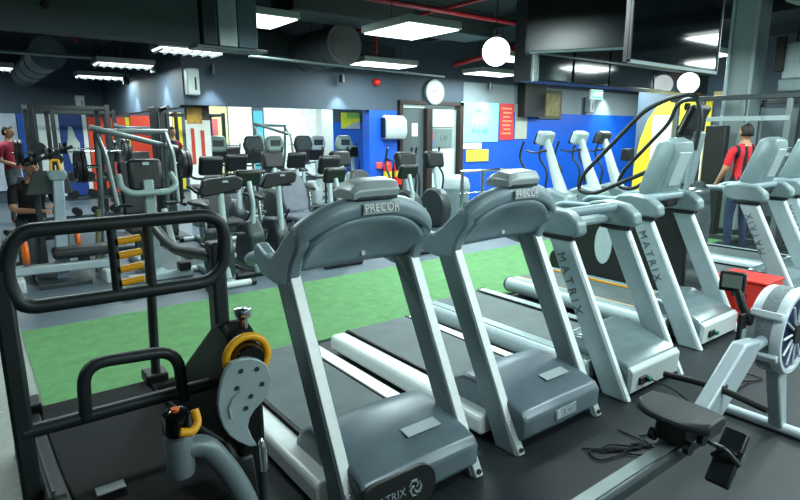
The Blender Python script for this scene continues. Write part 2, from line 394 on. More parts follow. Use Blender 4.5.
part('sheet', MB().box((0, 0, 0), (.03, .5, 1.0)), M('poster_blue', '#2348b0', .5), b)
part('red_shape', MB().prism([(-.2, -.35), (.12, -.4), (.22, -.1), (.1, .12), (-.15, .05)], -.022, -.016, 'x'), M('poster_red', '#c8564e', .5), b)
part('white_shape', MB().prism([(-.24, .1), (-.12, .1), (-.14, .48), (-.24, .48)], -.022, -.016, 'x'), M('poster_white', '#c9cfd2', .5), b)
rpanel('wall_sign', 5.25, 5.85, 2.38, 2.52, M('sign_cream', '#d8c08a', .5), 'long cream sign strip under the blue poster', 'sign')

# ================================================================ CEILING FITTINGS
DIFF = M('lamp_diffuser', '#f4fffb', .4, emit=2.2)
LBODY = M('lamp_housing', '#9aa3a0', .5, .2)
def ceiling_lamp(x, y, z, lx, ly, label, louvre=True, watt=1.0):
    t = thing('ceiling_lamp', label, 'lamp', (x, y, z), 0, 'panel lamps hung under the dark ceiling')
    part('housing', MB().box((0, 0, .065), (lx, ly, .09)), LBODY, t, .008)
    part('diffuser', MB().box((0, 0, .012), (lx - .06, ly - .06, .016)), DIFF, t)
    if louvre:
        n = 7
        for i in range(n):
            part('louvre', MB().box((-lx/2 + .05 + (lx - .1) * i / (n - 1), 0, -.012), (.012, ly - .04, .034)), PALE, t)
    for sx in (-1, 1):
        part('hanger', MB().tube([(sx * lx * .35, 0, .11), (sx * lx * .35, 0, min(3.7, 3.7) - z)], .006, 6), DARK_STEEL, t)
    ld = bpy.data.lights.new('lamp_light', 'AREA'); ld.shape = 'RECTANGLE'; ld.size = lx - .06; ld.size_y = ly - .06
    ld.energy = LAMP_W * watt * lx * ly / .72; ld.color = LAMP_COL
    lo = bpy.data.objects.new('lamp_light', ld); C.objects.link(lo); lo.parent = t; lo.location = (0, 0, -.035)
ceiling_lamp(2.45, 13.3, 2.75, .95, .5, 'farthest louvred panel lamp, at the back left')
ceiling_lamp(2.32, 10.7, 2.75, .9, .5, 'louvred panel lamp second from the back, left')
ceiling_lamp(2.66, 8.35, 2.75, .9, .5, 'louvred panel lamp behind the dark downstand')
ceiling_lamp(4.72, 5.95, 2.90, .85, 1.0, 'large square panel lamp hanging at the top centre', False)
ceiling_lamp(6.3, 8.75, 2.85, 1.2, .6, 'panel lamp in front of the red alarm bell', False)
ceiling_lamp(9.3, 8.9, 2.88, 1.2, .6, 'panel lamp below the white globe', False)
ceiling_lamp(8.3, 7.3, 2.95, 1.2, .6, 'panel lamp just behind the white globe', False)
ceiling_lamp(3.42, 7.6, 3.12, .75, .9, 'panel lamp beside the shiny metal duct', False, .4)
ceiling_lamp(.55, 12.6, 2.75, .7, .5, 'small louvred panel lamp at the far left edge')
# the same lamps go on over the treadmills and behind the viewer
for x, y, wt, lab in [(4.6, .5, 1.0, 'over the rowing machine flywheel'), (7.0, .2, 1.0, 'before the last two treadmills'), (3.9, 3.4, 1.25, 'over the rear of the third treadmill'),
        (6.6, 3.9, 1.1, 'over the turf right of the stair climber'), (8.6, 1.6, 1.0, 'beyond the last treadmill'), (10.2, 4.9, 1.2, 'over the cable crossover'), (5.4, -1.9, 1.4, 'behind the viewer, right'),
        (2.4, -1.3, 1.3, 'behind the viewer, nearest'), (12.0, 7.6, 2.0, 'added to brighten the yellow wall panel'), (15.2, 7.9, 2.2, 'added to brighten the right end of the blue wall'), (11.4, .2, 1.2, 'added for the television reflection, before the pale right wall'), (11.4, -2.4, 1.2, 'added for the television reflection, in the near right corner')]:  # lamps from the yellow panel onward added to brighten walls and television reflection
    ceiling_lamp(x, y, 2.95, 1.2, .6, 'ceiling panel lamp ' + lab, False, wt)
for x, y, wt, lab in [(.5, 4.4, .6, 'over the left end of the turf'), (-2.2, 4.0, .5, 'left of the pale path'), (-.4, -2.4, .2, 'in the near left corner')]:
    ceiling_lamp(x, y, 2.95, 1.2, .6, 'ceiling panel lamp ' + lab, False, wt)
# lamps of the back room beyond the opening
for i, (x, y, lab) in enumerate([(5.0, 14.6, 'before the cream back panel'), (8.0, 14.6, 'before the long white back panel'), (5.0, 11.8, 'over the sage bikes'), (8.0, 12.0, 'behind the blue wall'), (-.9, 15.2, 'over the far left corner')]):
    ceiling_lamp(x, y, 3.1, 1.2, .6, 'ceiling panel lamp ' + lab, False, 1.9 if i < 2 else .8)
# small wall-wash downlights above the header
def downlight(x, y, z, e, label):
    t = thing('downlight', label, 'lamp', (x, y, z), 0, 'downlights washing the dark header')
    part('can', MB().lathe([(0, .14), (.06, .14), (.065, 0), (.055, 0), (.05, .1), (0, .1)], (0, 0, 0), 'z', 14), DARK_STEEL, t)
    part('stem', MB().tube([(0, 0, .14), (0, 0, 3.7 - z)], .01, 6), DARK_STEEL, t)
    part('lens', MB().lathe([(0, .06), (.05, .06), (.05, .05), (0, .05)], (0, 0, 0), 'z', 14), DIFF, t)
    ld = bpy.data.lights.new('downlight_spot', 'SPOT'); ld.energy = e; ld.spot_size = R(75); ld.spot_blend = .6; ld.color = (.75, .92, 1); ld.shadow_soft_size = .05
    lo = bpy.data.objects.new('downlight_spot', ld); C.objects.link(lo); lo.parent = t; lo.location = (0, 0, .03)
downlight(3.45, 9.6, 2.60, 110, 'downlight over the left end of the dark header')
downlight(5.95, 9.6, 2.60, 160, 'downlight left of the red alarm bell')
downlight(10.0, 9.6, 2.66, 45, 'downlight over the cyan poster')
downlight(14.9, 9.5, 3.0, 260, 'downlight over the right end of the blue wall')
downlight(2.82, 10.75, 2.68, 130, 'downlight on the receding header, near one')
downlight(2.82, 12.9, 2.62, 130, 'downlight on the receding header, far one')
# globes
def globe(x, y, z, r, label, e):
    t = thing('globe_lamp', label, 'lamp', (x, y, z), 0, 'white globe lamps')
    prof = [(r * math.sin(math.pi * k / 14), -r * math.cos(math.pi * k / 14)) for k in range(15)]
    part('globe', MB().lathe(prof, (0, 0, 0), 'z', 28), M('globe_glow', '#f6ffff', .3, emit=3.0), t)
    part('cord', MB().tube([(0, 0, r), (0, 0, 3.7 - z)], .01, 6), BLACK, t)
    part('cap', MB().lathe([(.05, r - .015), (.05, r + .04), (.02, r + .06), (0, r + .06)], (0, 0, 0), 'z', 14), DARK_STEEL, t)
    ld = bpy.data.lights.new('globe_light', 'POINT'); ld.energy = e; ld.color = LAMP_COL; ld.shadow_soft_size = r
    lo = bpy.data.objects.new('globe_light', ld); C.objects.link(lo); lo.parent = t; lo.location = (0, 0, -r - .1)
globe(6.35, 6.0, 2.81, .20, 'round white globe lamp glowing at the top centre', 25)
globe(11.6, 5.75, 2.62, .20, 'round white globe lamp under the large television', 20)
# red sprinkler pipes and grey conduits
REDPIPE = M('red_pipe_paint', '#a3202a', .45, 0, .08, 6)
def pipe(name, pts, r, mat, label, cat='pipe', rad=.1):
    o = part(name, MB().tube(rnd(pts, rad), r, 10), mat); return tag(o, label, cat)
pipe('sprinkler_pipe', [(2.95, 6.6, 3.4), (9.8, 6.6, 3.4)], .035, REDPIPE, 'red pipe crossing in front of the globe lamp at the top')
pipe('sprinkler_pipe', [(5.97, 4.0, 3.47), (5.97, 9.25, 3.47)], .03, REDPIPE, 'red pipe crossing above the other red pipe')
pipe('sprinkler_pipe', [(8.0, 6.95, 3.14), (8.95, 9.7, 3.14)], .05, M('bright_red_pipe', '#d63a30', .45), 'thick bright red pipe running behind the globe lamp')
pipe('sprinkler_drop', [(5.97, 8.5, 3.46), (5.97, 8.5, 3.0)], .025, REDPIPE, 'short vertical red pipe above the lamp near the alarm bell')
pipe('sprinkler_drop', [(1.5, 9.8, 3.7), (1.5, 9.8, 2.95)], .025, REDPIPE, 'short vertical red pipe at the back left')
pipe('conduit', [(3.3, 7.75, 2.69), (7.4, 8.3, 2.69)], .02, GREY_STEEL, 'thin grey conduit running below the round duct')
pipe('conduit', [(3.2, 6.9, 3.5), (9.6, 6.9, 3.5)], .03, DARK_STEEL, 'dark conduit across the ceiling behind the red pipes')
pipe('conduit', [(-1.5, 9.2, 2.98), (2.95, 9.2, 2.98)], .022, DARK_STEEL, 'thin dark conduit at the back left, nearer one')
pipe('conduit', [(-1.5, 11.1, 2.9), (2.95, 11.1, 2.9)], .03, GREY_STEEL, 'grey conduit at the back left, farther one')
pipe('conduit', [(.45, 8.0, 3.2), (.45, 16.3, 3.2)], .025, DARK_STEEL, 'dark conduit running to the back at the far left')
DUCT = M('galvanised_duct', '#5f696b', .4, .6, .12, 4)
def round_duct(p0, p1, r, label, mat):
    t = thing('round_duct', label, 'duct', p0)
    v = Vector(p1) - Vector(p0)
    part('shell', MB().tube([(0,0,0), v], r, 28), mat, t)
    for k in range(5):
        q = v * (k / 4); d = v.normalized() * .02
        part('seam_ring', MB().tube([q - d, q + d], r + .018, 28), mat, t)
    for k in ((.5, .85) if r > .28 else (.15, .85)):
        q = v * k; part('hanger_rod', MB().tube([q + Vector((0, 0, r * .95)), (q.x, q.y, 3.7 - p0[2])], .012, 6), DARK_STEEL, t)
    part('end_cap', MB().tube([-v.normalized() * .03, v.normalized() * .0], r * .8, 28), mat, t)
round_duct((5.0, 8.0, 3.02), (5.0, 9.25, 3.02), .30, 'dark round duct end under the ceiling left of the lamp', M('dark_duct', '#4a4f50', .5, .3, .15, 4))
round_duct((1.35, 11.6, 2.98), (1.35, 16.2, 2.98), .26, 'big round grey duct at the back left', M('blue_duct', '#5b6a72', .5, .2, .12, 4))
part_o = thing('metal_duct', 'shiny square metal duct hanging beside the dark downstand', 'duct', (2.77, 7.12, 2.665))
for i, (x, wd) in enumerate([(-.27, .18), (-.05, .24), (.20, .26)]):  # dark, bright and blue-grey panel colours paint reflections into the steel
    part('panel', MB().box((x, 0, .52), (wd - .01, .3, 1.02)), M('reflection_band%d' % i, ['#3b464b', '#a3aeb1', '#5c6c77'][i], [.4, .3, .35][i], .35, .25, 3, stretch=(1, 1, .25)), part_o, .01)
part('flange', MB().box((0, 0, -.01), (.88, .34, .03)), DUCT, part_o, .004)
o = part('square_duct', MB().box((5.75, 7.7, 3.5), (3.9, .7, .4)), M('dark_duct2', '#3c4344', .6, .2, .15, 3), None, .01); tag(o, 'wide dark duct running across under the ceiling', 'duct')
for i in range(4):
    o = part('ceiling_beam', MB().box((8.0 + i * 2.4, 3.2, 3.6), (.18, 12.5, .2)), CEIL); tag(o, 'dark steel ceiling beam, number %s from the left of those over the right half' % ['one', 'two', 'three', 'four'][i], 'beam')
# glossy bulkhead upper right
t = thing('bulkhead_cabinet', 'dark glossy bulkhead box hanging left of the television', 'bulkhead', (7.2, 6.0, 2.46))
GLOSSK = M('glossy_black_panel', '#1a2226', .12, 0, .2, 2, coat=.4)
part('body', MB().box((3.0, .25, .62), (5.9, .4, 1.23)), BLACK, t, .01)
for i, (a, b_) in enumerate([(.12, 1.0), (1.06, 2.05), (2.1, 3.55), (3.6, 5.9)]):
    part('lower_panel', MB().box(((a + b_) / 2, .03, .2), (b_ - a, .03, .36)), GLOSSK, t, .006)
    part('upper_panel', MB().box(((a + b_) / 2, .03, .8), (b_ - a, .03, .78)), BLACK, t, .006)
part('corner_post', MB().tube([(.03, .0, -.02), (.03, .0, 1.23)], .06, 14), STEEL_F, t)
part('bottom_strip', MB().box((3.0, .0, .40), (5.9, .05, .025)), GREY_STEEL, t)
part('emblem', MB().prism([(1.05, .86), (1.1, .86), (1.1, 1.0), (1.2, .88), (1.28, .88), (1.2, .98), (1.28, 1.1), (1.2, 1.12), (1.12, 1.04), (1.1, 1.12), (1.02, 1.08)], -.005, .012, 'y'), M('emblem_grey', '#b9c0c0', .5), t)
# televisions
def television(x0, y, z0, wd, ht, label, rz=0):
    t = thing('television', label, 'television', (x0, y, z0), rz)
    part('housing', MB().box((wd/2, .04, ht/2), (wd, .05, ht)), BLACK, t, .008)
    part('screen', MB().box((wd/2, .012, ht/2 + .005), (wd - .05, .006, ht - .06)), SCREEN, t)
    for a, b_ in (((0, .012), (wd, .03)), ((0, ht - .02), (wd, .02))):
        part('bezel', MB().box((wd/2, .008, a[1]), (wd, .02, b_[1])), PALE_D if a[1] < .1 else BLACK, t, .002)
    for x in (.008, wd - .008):
        part('bezel', MB().box((x, .008, ht/2), (.016, .02, ht)), PALE_D if x > .1 else BLACK, t, .002)
    part('mount_pole', MB().tube([(wd/2, .12, ht * .4), (wd/2, .12, 3.7 - z0)], .03, 10), DARK_STEEL, t)
    part('mount_plate', MB().box((wd/2, .085, ht * .5), (.4, .05, .4)), DARK_STEEL, t)
television(4.43, 2.7, 2.217, 1.57, .90, 'large wall television hanging over the treadmills at the top right')
t2 = None
t = thing('television', 'smaller dark television angled behind the large one', 'television', (5.55, 4.05, 2.52), -58)
part('housing', MB().box((0, .04, .36), (1.1, .06, .68)), BLACK, t, .012)
part('screen', MB().box((0, .006, .36), (1.04, .008, .62)), M('grey_screen', '#1c262b', .3, 0, .1, 3), t)
part('lower_lip', MB().tube([(-.5, .0, .03), (.5, .0, .03)], .012, 8), PALE_D, t)
part('mount_pole', MB().tube([(0, .12, .3), (0, .12, 1.18)], .03, 10), DARK_STEEL, t)
# column and pale boxes at the right
t = thing('trim_column', None, None, (10.1, 4.12, 0)); t['kind'] = 'structure'; t['label'] = 'pale grey square column at the right'
GREYCOL = M('pale_grey_column', '#9aa9ab', .5, .1, .08, 1.5)
part('shaft', MB().box((0, 0, 1.85), (.42, .42, 3.7)), GREYCOL, t, .01)
part('corner_strip', MB().box((-.22, .17, 1.85), (.03, .05, 3.7)), PALE, t, .004)
part('corner_strip', MB().box((-.22, -.19, 1.85), (.03, .05, 3.7)), PALE, t, .004)
part('foot_plate', MB().box((0, 0, .05), (.5, .5, .1)), DARK_STEEL, t, .006)
t = thing('air_conditioner', 'pale grey air handling box hanging at the right edge', 'air conditioner', (10.3, 3.1, 2.25))
part('case', MB().box((0, -.05, .45), (.8, .95, .52)), PALE, t, .02)
part('lower_tray', MB().box((0, -.05, .10), (.85, 1.0, .18)), PALE_D, t, .02)
part('grille', MB().box((-.405, -.1, .5), (.02, .6, .2)), DARK_STEEL, t, .004)
part('sloped_cover', MB().prism([(-.55, 1.06), (.5, 1.30), (.5, 1.42), (-.55, 1.2)], -.4, .4, 'x'), WHITE_P, t, .01)
part('hanger', MB().tube([(-.3, -.4, .7), (-.3, -.4, 1.45)], .012, 6), DARK_STEEL, t)
part('hanger', MB().tube([(-.3, .3, .7), (-.3, .3, 1.45)], .012, 6), DARK_STEEL, t)
part('speaker_box', MB().box((-.42, .46, .55), (.1, .12, .5)), BLACK, t, .01)

# ================================================================ TREADMILLS WITH THE CURVED HOOP CONSOLE
def hoop_treadmill(label, loc, group='grey treadmills with curved consoles'):
    t = thing('treadmill', label, 'treadmill', loc, 0, group)
    part('deck_frame', MB().box((0, .98, .075), (.74, 1.5, .09)), BLACK, t, .01)
    b = MB().box((0, 1.06, .158), (.54, 1.34, .012))
    part('belt', b, BELT, t, .003)
    part('rear_roller', MB().tube([(-.30, 1.72, .115), (.30, 1.72, .115)], .048, 14), BELT_D, t)
    for s in (-1, 1):
        r = MB().prism([(s*.29, .145), (s*.40, .15), (s*.425, .13), (s*.425, .045), (s*.40, .03), (s*.29, .03)], .18, 1.76, 'y')
        ro = part('side_rail', r, SILVER_B, t, .012)
        part('rail_edge', MB().box((s * .283, 1.06, .162), (.012, 1.36, .012)), BLACK, ro)
    # motor hood
    prof = [(-.02, .05), (-.055, .09), (-.06, .19), (-.03, .23), (.12, .275), (.30, .305), (.42, .295), (.52, .235), (.56, .17), (.56, .05)]
    rings = []
    for x, k in ((-.335, .90), (-.32, .97), (-.24, 1), (0, 1.03), (.24, 1), (.32, .97), (.335, .90)):
        rings.append([(x, .2 + (y - .2) * (.5 + .5 * k), .05 + (z - .05) * k) for y, z in prof])
    h = part('motor_hood', MB().loft(rings), HOOD, t, .012)
    part('hood_patch', MB().prism([(-.02, .085), (.18, .085), (.18, .15), (-.02, .15)], .279, .281, 'z'), M('patch_pale', '#a8b4b8', .5), h).matrix_local = Matrix.Translation((.02, .0, -.003)) @ Matrix.Rotation(R(9), 4, 'X') @ Matrix.Translation((0, .03, -.012))  # pale rectangle on top of the hood
    # uprights
    for s in (-1, 1):
        x = s * .345
        u = part('upright', MB().prism([(-.035, 0.0), (.10, 0.0), (.62, 1.03), (.475, 1.03)], x - .036, x + .036, 'x'), GREY_UP, t, .008)
        part('lit_upright_front', MB().prism([(-.047, 0.0), (-.030, 0.0), (.482, 1.03), (.465, 1.03)], x - .027, x + .027, 'x'), SILVER_B, u, .004)  # bright strip paints the light falling on the upright's front face
        part('foot_cover', MB().prism([(-.058, 0.004), (-.036, 0.004), (.05, .16), (.028, .16)], x - .026, x + .026, 'x'), SILVER, u, .006)
        part('bolt', MB().lathe([(0, -.012), (.012, -.012), (.012, 0), (0, 0)], (x, -.045, .03), 'y', 10), DARK_STEEL, u)
    # hoop console : side wings + arched bar + recessed panel
    a = MB()
    wing = [(.375, 1.15), (.362, 1.19), (.37, 1.235), (.43, 1.24), (.50, 1.19), (.57, 1.13), (.64, 1.085), (.71, 1.085), (.80, 1.125), (.84, 1.09), (.84, 1.03), (.76, .975), (.62, .955), (.46, .965), (.455, 1.02), (.435, 1.075), (.405, 1.115)]
    for s in (-1, 1): a.prism(wing, s * .35 - .033, s * .35 + .033, 'x')
    rings = []
    for k in range(17):
        u = -1 + 2 * k / 16; x = u * .382; dz = .125 * (1 - abs(u) ** 2.6); dy = -.06 * (1 - abs(u) ** 2.6)
        rings.append([(x, .368 + dy, 1.15 + dz), (x, .36 + dy, 1.20 + dz), (x, .385 + dy, 1.248 + dz), (x, .43 + dy, 1.25 + dz), (x, .45 + dy, 1.20 + dz), (x, .42 + dy, 1.145 + dz)])
    a.loft(rings)
    arch = part('console_arch', a, SLATE, t, .014)
    rows = []
    for j in range(9):
        v = j / 8; row = []
        for k in range(15):
            u = -1 + 2 * k / 14; x = u * .335; dz = .125 * (1 - abs(u) ** 2.6) * (1 - v)
            row.append((x, .385 + .13 * v + .05 * math.sin(v * math.pi) * (1 - u * u) - .06 * (1 - abs(u) ** 2.6) * (1 - v), 1.165 + dz - .115 * v - .01 * v * (1 - u ** 4)))
        rows.append(row)
    part('console_panel', MB().grid(rows), SLATE, t, solid=.03)
    part('console_face', MB().box((0, .535, 1.17), (.60, .03, .26), RX(38)), BLACK, t, .01)
    part('badge_screw', MB().lathe([(0, -.006), (.012, -.006), (.012, .01), (0, .01)], (.03, .475, 1.075), 'y', 12), SILVER_B, t)
    cap = MB()
    rings = []
    for x, k in ((-.14, .45), (-.105, .9), (-.04, 1), (.07, 1), (.105, 1), (.115, .9)):
        rings.append([(x, .30, 1.36), (x, .285, 1.37 + .03 * k), (x, .31, 1.37 + .07 * k), (x, .40, 1.37 + .08 * k), (x, .46, 1.37 + .05 * k), (x, .46, 1.36)])
    cap.loft(rings); part('console_cap', cap, M('cap_silver', '#aebcbd', .36, .15), t, .012)
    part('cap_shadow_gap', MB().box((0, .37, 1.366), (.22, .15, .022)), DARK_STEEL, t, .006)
    text_part('maker_lettering', 'PRECOR', .052, LETTER_W, t, basis((.015, .288, 1.318), (1, 0, 0), (0, .1, 1)), .003, label='white maker lettering')
    part('lettering_plate', MB().box((.015, .294, 1.317), (.2, .006, .05)), M('plate_grey', '#a9b6ba', .4), t)
    part('grip_bar', MB().tube(rnd([(-.36, .72, 1.05), (-.2, .64, 1.06), (.2, .64, 1.06), (.36, .72, 1.05)], .06), .018, 10), BLACK, t)
    for s in (-1, 1):
        part('hand_rail', MB().tube(rnd([(s*.35, .74, 1.05), (s*.35, .9, 1.03), (s*.34, .98, 1.0)], .05), [.034]*7, 12), SLATE, t)
    return t
T1 = hoop_treadmill('grey treadmill with curved console and black swirl badge, nearest the yellow levers', (1.465, 1.78, 0))
T2 = hoop_treadmill('grey treadmill with curved console and pale plate on its hood, second in the row', (2.465, 1.78, 0))
# black oval badge with swirl on the first hood, label plate on the second
bd = part('black_badge', MB().prism([((.11 if math.cos(R(a)) > 0 else -.11) + .088 * math.cos(R(a)), .088 * math.sin(R(a))) for a in range(5, 365, 10)], -.012, .012, 'y'), BLACK, T1, .004, label='black oval badge with a swirl')
bd.matrix_local = Matrix.Translation((-.165, -.075, .145)) @ Matrix.Rotation(R(-8), 4, 'X')
sw = MB()
for k in range(3):
    a0 = k * 120
    sw.tube([Vector((.075 + .034 * r_ * math.cos(R(a0 + th)), -.014, .036 * r_ * math.sin(R(a0 + th)))) for r_, th in ((.2, 0), (.55, 30), (.85, 70), (1.0, 115), (1.02, 160))], [.004, .007, .008, .006, .002], 6)
part('swirl_logo', sw, M('logo_grey', '#7c888a', .5), bd)
text_part('badge_lettering', 'MATRIX', .05, M('logo_grey'), bd, basis((-.065, -.013, 0), (1, 0, 0), (0, 0, 1)), .002)
pl = part('label_plate', MB().box((0, 0, 0), (.18, .006, .06)), M('plate_pale', '#8b989e', .4), T2, .004)
pl.matrix_local = Matrix.Translation((.0, -.064, .15)) @ Matrix.Rotation(R(-4), 4, 'X')
part('plate_print', MB().box((-.065, -.004, 0), (.03, .004, .045)), M('patch_pale'), pl)
text_part('plate_lettering', 'P30', .045, M('patch_pale'), pl, basis((.02, -.004, 0), (1, 0, 0), (0, 0, 1)))

# ================================================================ TREADMILLS WITH LETTERED SIDE UPRIGHTS
def slab_treadmill(label, loc, screen=True, flip=False, stripe=None, group='pale treadmills with lettered uprights'):
    t = thing('treadmill', label, 'treadmill', loc, 0, group)
    part('deck_frame', MB().box((0, 1.05, .085), (.62, 1.75, .10)), DARK_STEEL, t, .01)
    part('belt', MB().box((0, 1.15, .168), (.52, 1.55, .012)), BELT, t, .003)
    part('rear_roller', MB().tube([(-.28, 1.92, .12), (.28, 1.92, .12)], .05, 14), BELT_D, t)
    for s in (-1, 1):
        r = MB().tube([(s * .345, .25, .115), (s * .345, 1.93, .115)], .075, 14)
        ro = part('side_rail', r, PALE, t)
        part('foot_strip', MB().box((s * .32, 1.08, .182), (.09, 1.62, .022)), PALE_D, ro, .006)
        part('edge_stripe', MB().box((s * .272, 1.08, .184), (.014, 1.62, .016)), (stripe or BLACK), ro)
        part('end_cap', MB().tube([(s * .345, 1.925, .115), (s * .345, 1.955, .115)], [.08, .066], 14), DARK_STEEL, ro)
    hood = MB().prism([(.0, .03), (-.005, .18), (.03, .21), (.36, .315), (.50, .30), (.58, .2), (.58, .04)], -.30, .30, 'x')
    h = part('motor_hood', hood, HOOD_G, t, .02)
    part('front_panel', MB().prism([(-.012, .03), (-.020, .175), (.005, .20), (.02, .20), (.02, .03)], -.298, .298, 'x'), WHITE_P, t, .008)
    pb = part('power_socket', MB().box((-.17, -.022, .10), (.09, .02, .05)), BLACK, t, .004)
    part('socket_plug', MB().box((-.13, -.04, .10), (.04, .03, .028)), M('green_plug', '#1d6a55', .5), pb, .004)
    for i in range(5):
        part('hood_slot', MB().box((.10 + .026 * i, .13 + .0, .244), (.016, .14, .004), RX(17)), PALE, h) if i < 0 else None
    for s in (-1, 1):
        x = s * .335
        u = part('upright', MB().prism([(-.03, .0), (.14, .0), (.625, .96), (.46, .96)], x - .034, x + .034, 'x'), PALE, t, .012)
        part('lit_front_edge', MB().prism([(-.038, .0), (-.02, .0), (.47, .96), (.452, .96)], x - .02, x + .02, 'x'), SILVER_B, u, .006)  # narrow edge coloured brighter than the slab, as if catching the light
        part('gasket', MB().prism([(.44, .955), (.66, .955), (.69, .985), (.43, .985)], x - .045, x + .045, 'x'), BLACK, u, .006)
        arm = MB().prism([(.38, 1.005), (.42, .985), (.70, .985), (.77, 1.02), (.80, 1.09), (.76, 1.145), (.64, 1.165), (.48, 1.145), (.39, 1.08)], x - .055, x + .055, 'x')
        ar = part('arm_cap', arm, PALE_D, t, .02)
        part('hand_rail', MB().tube(rnd([(x, .72, 1.10), (x, 1.05, 1.09), (x * .9, 1.12, 1.05)], .06), .028, 10), SLATE, ar)
    part('grip_bar', MB().tube([(-.33, .56, 1.12), (.33, .56, 1.12)], .036, 12), SLATE, t)
    tray = MB().prism([(.58, 1.00), (.74, 1.02), (.75, 1.06), (.58, 1.05)], -.28, .28, 'x')
    part('console_tray', tray, PALE_D, t, .02)
    up_dir = Vector((0, .455, 1)).normalized()
    right = -up_dir if not flip else up_dir
    side = Vector((-1, 0, 0))
    upv = side.cross(right)
    text_part('side_lettering', 'MATRIX', .088, LETTER, t, basis((-.3705, .435, .675), right, upv), .0015, 1.5, label='dark vertical lettering')
    if screen:
        mon = MB()
        rings = []
        for x, k in ((-.05, .88), (-.035, .97), (0, 1), (.22, 1), (.255, .97), (.27, .88)):
            poly = [(.60, 1.10), (.56, 1.16), (.46, 1.50), (.47, 1.58), (.55, 1.615), (.63, 1.59), (.78, 1.16), (.74, 1.10)]
            rings.append([(x, .62 + (y - .62) * k, 1.36 + (z - 1.36) * k) for y, z in poly])
        mon.loft(rings); m_ = part('monitor_back', mon, PALE_D, t, .012)
        part('monitor_rib', MB().box((.11, .505, 1.35), (.2, .02, .30), RX(17)), PALE, m_, .008)
        part('screen', MB().box((.11, .70, 1.40), (.26, .01, .30), RX(19)), SCREEN, m_)
        part('neck', MB().box((.11, .60, 1.08), (.2, .14, .10)), BLACK, t, .02)
    return t
T3 = slab_treadmill('pale lettered treadmill without a screen, third in the row', (3.455, 1.75, 0), False)
T4 = slab_treadmill('pale lettered treadmill with a tall grey screen back, fourth in the row', (4.69, 1.88, 0), True, stripe=YELLOW)
T5 = slab_treadmill('pale lettered treadmill behind the rowing machine flywheel', (6.48, 1.78, 0), True, True)
T6 = slab_treadmill('pale treadmill with a screen at the right edge, last in the row', (7.52, 1.78, 0), True, True)

# power cables
def cable(pts, label, r=.005):
    o = part('power_cable', MB().tube(rnd(pts, .15, 5), r, 6), M('cable_black', '#060707', .6, spec=.2)); return tag(o, label, 'cable')
cable([(3.33, 1.69, .10), (3.40, 1.6, .06), (3.42, 1.5, .008), (3.3, 1.38, .008), (3.45, 1.3, .008), (3.6, 1.45, .008), (3.75, 1.4, .008)], 'black power cable hanging from the socket of the third treadmill')
random.seed(3)
for j, (cx, cy, lab) in enumerate([(2.42, 1.46, 'tangled black cable on the floor in front of the second treadmill'), (2.62, 1.36, 'loose black cable lying beyond the tangled one'), (3.85, 1.42, 'black cable coiled on the floor between rower and treadmills')]):
    pts = [(cx + .17 * math.sin(i * 1.9 + j) + .03 * i, cy + .11 * math.cos(i * 2.3 + j), .008 + .004 * (i % 2)) for i in range(9)]
    cable(pts, lab)

# ================================================================ BLACK SLED TREADMILL (front left)
def wp(root):
    def f(name, mb, mat, parent=None, **k):
        o = part(name, mb, mat, parent or root, **k)
        if parent is None: o.location = -Vector(root.location)
        return o
    return f
S = thing('sled_treadmill', 'black sled treadmill with looped handlebar and yellow rungs, front left', 'treadmill', (.41, 2.6, 0))
P = wp(S)
SLB = M('sled_black_frame', '#262e2f', .45, .15, .12, 10)
P('front_post', MB().box((.045, 2.22, .61), (.06, .085, 1.22)), SLB, bevel=.012)
P('front_post', MB().box((.765, 2.24, .61), (.06, .085, 1.22)), SLB, bevel=.012)
P('handlebar_loop', MB().tube(rnd([(.085, 2.2, 1.075), (.055, 2.2, 1.2), (.10, 2.2, 1.335), (.80, 2.2, 1.335), (.775, 2.2, 1.065)], .11, 7, True), .0255, 14, True), SLB)
for x in (.385, .505): P('loop_strut', MB().tube([(x, 2.2, 1.07), (x, 2.2, 1.335)], .017, 10), SLB)
for i in range(4):
    z = 1.272 - .051 * i; P('yellow_rung', MB().tube([(.398, 2.185, z - .003), (.475, 2.185, z + .004)], .0135, 10), YELLOW)
for s, x in ((-1, .06), (1, .755)):
    P('rear_post', MB().tube(rnd([(x - .03 * s, 3.27, .2), (x - .03 * s, 3.24, .5), (x - .01 * s, 3.22, 1.20), (x, 2.95, 1.12), (x, 2.75, 1.10), (x, 2.24, 1.16)], .12, 5), .026, 12), SLB)
P('cross_bar', MB().tube([(.045, 2.2, .635), (.765, 2.2, .635)], .026, 12), SLB)
P('push_handle', MB().tube(rnd([(.235, 2.19, .635), (.245, 2.19, .84), (.572, 2.19, .815), (.580, 2.19, .60)], .085, 6), .023, 12), SLB)
prof = [(3.34, .19), (3.30, .25), (2.95, .27), (2.6, .31), (2.3, .36), (2.08, .43), (1.97, .445), (1.88, .42), (1.84, .36), (1.86, .30)]
g = MB()
g.prism(prof + [(1.95, .26), (2.3, .27), (2.9, .15), (3.28, .12)], .15, .67, 'x'); P('running_belt', g, BELT_D, bevel=.006)
for i in range(30):
    pass
for x0, x1 in ((.075, .145), (.675, .745)):
    q = MB().prism([(3.36, .05), (3.36, .25), (3.0, .28), (2.4, .37), (2.0, .46), (1.9, .44), (1.86, .3), (1.9, .05)], x0, x1, 'x')
    r = P('side_rail', q, BLACK, bevel=.01)
    part('rail_groove', MB().prism([(3.2, .245), (2.4, .385), (2.05, .468), (2.05, .46), (2.4, .375), (3.2, .235)], x0 + .02, x0 + .03, 'x'), DARK_STEEL, r)
for x, c in ((.10, 0), (.72, 1)):
    P('end_bracket', MB().box((x, 3.27, .28), (.12, .14, .06)), BLACK, bevel=.01)
P('bracket_screw', MB().lathe([(0, .012), (.012, .012), (.012, 0), (0, 0)], (.08, 3.25, .31), 'z', 10), PALE)
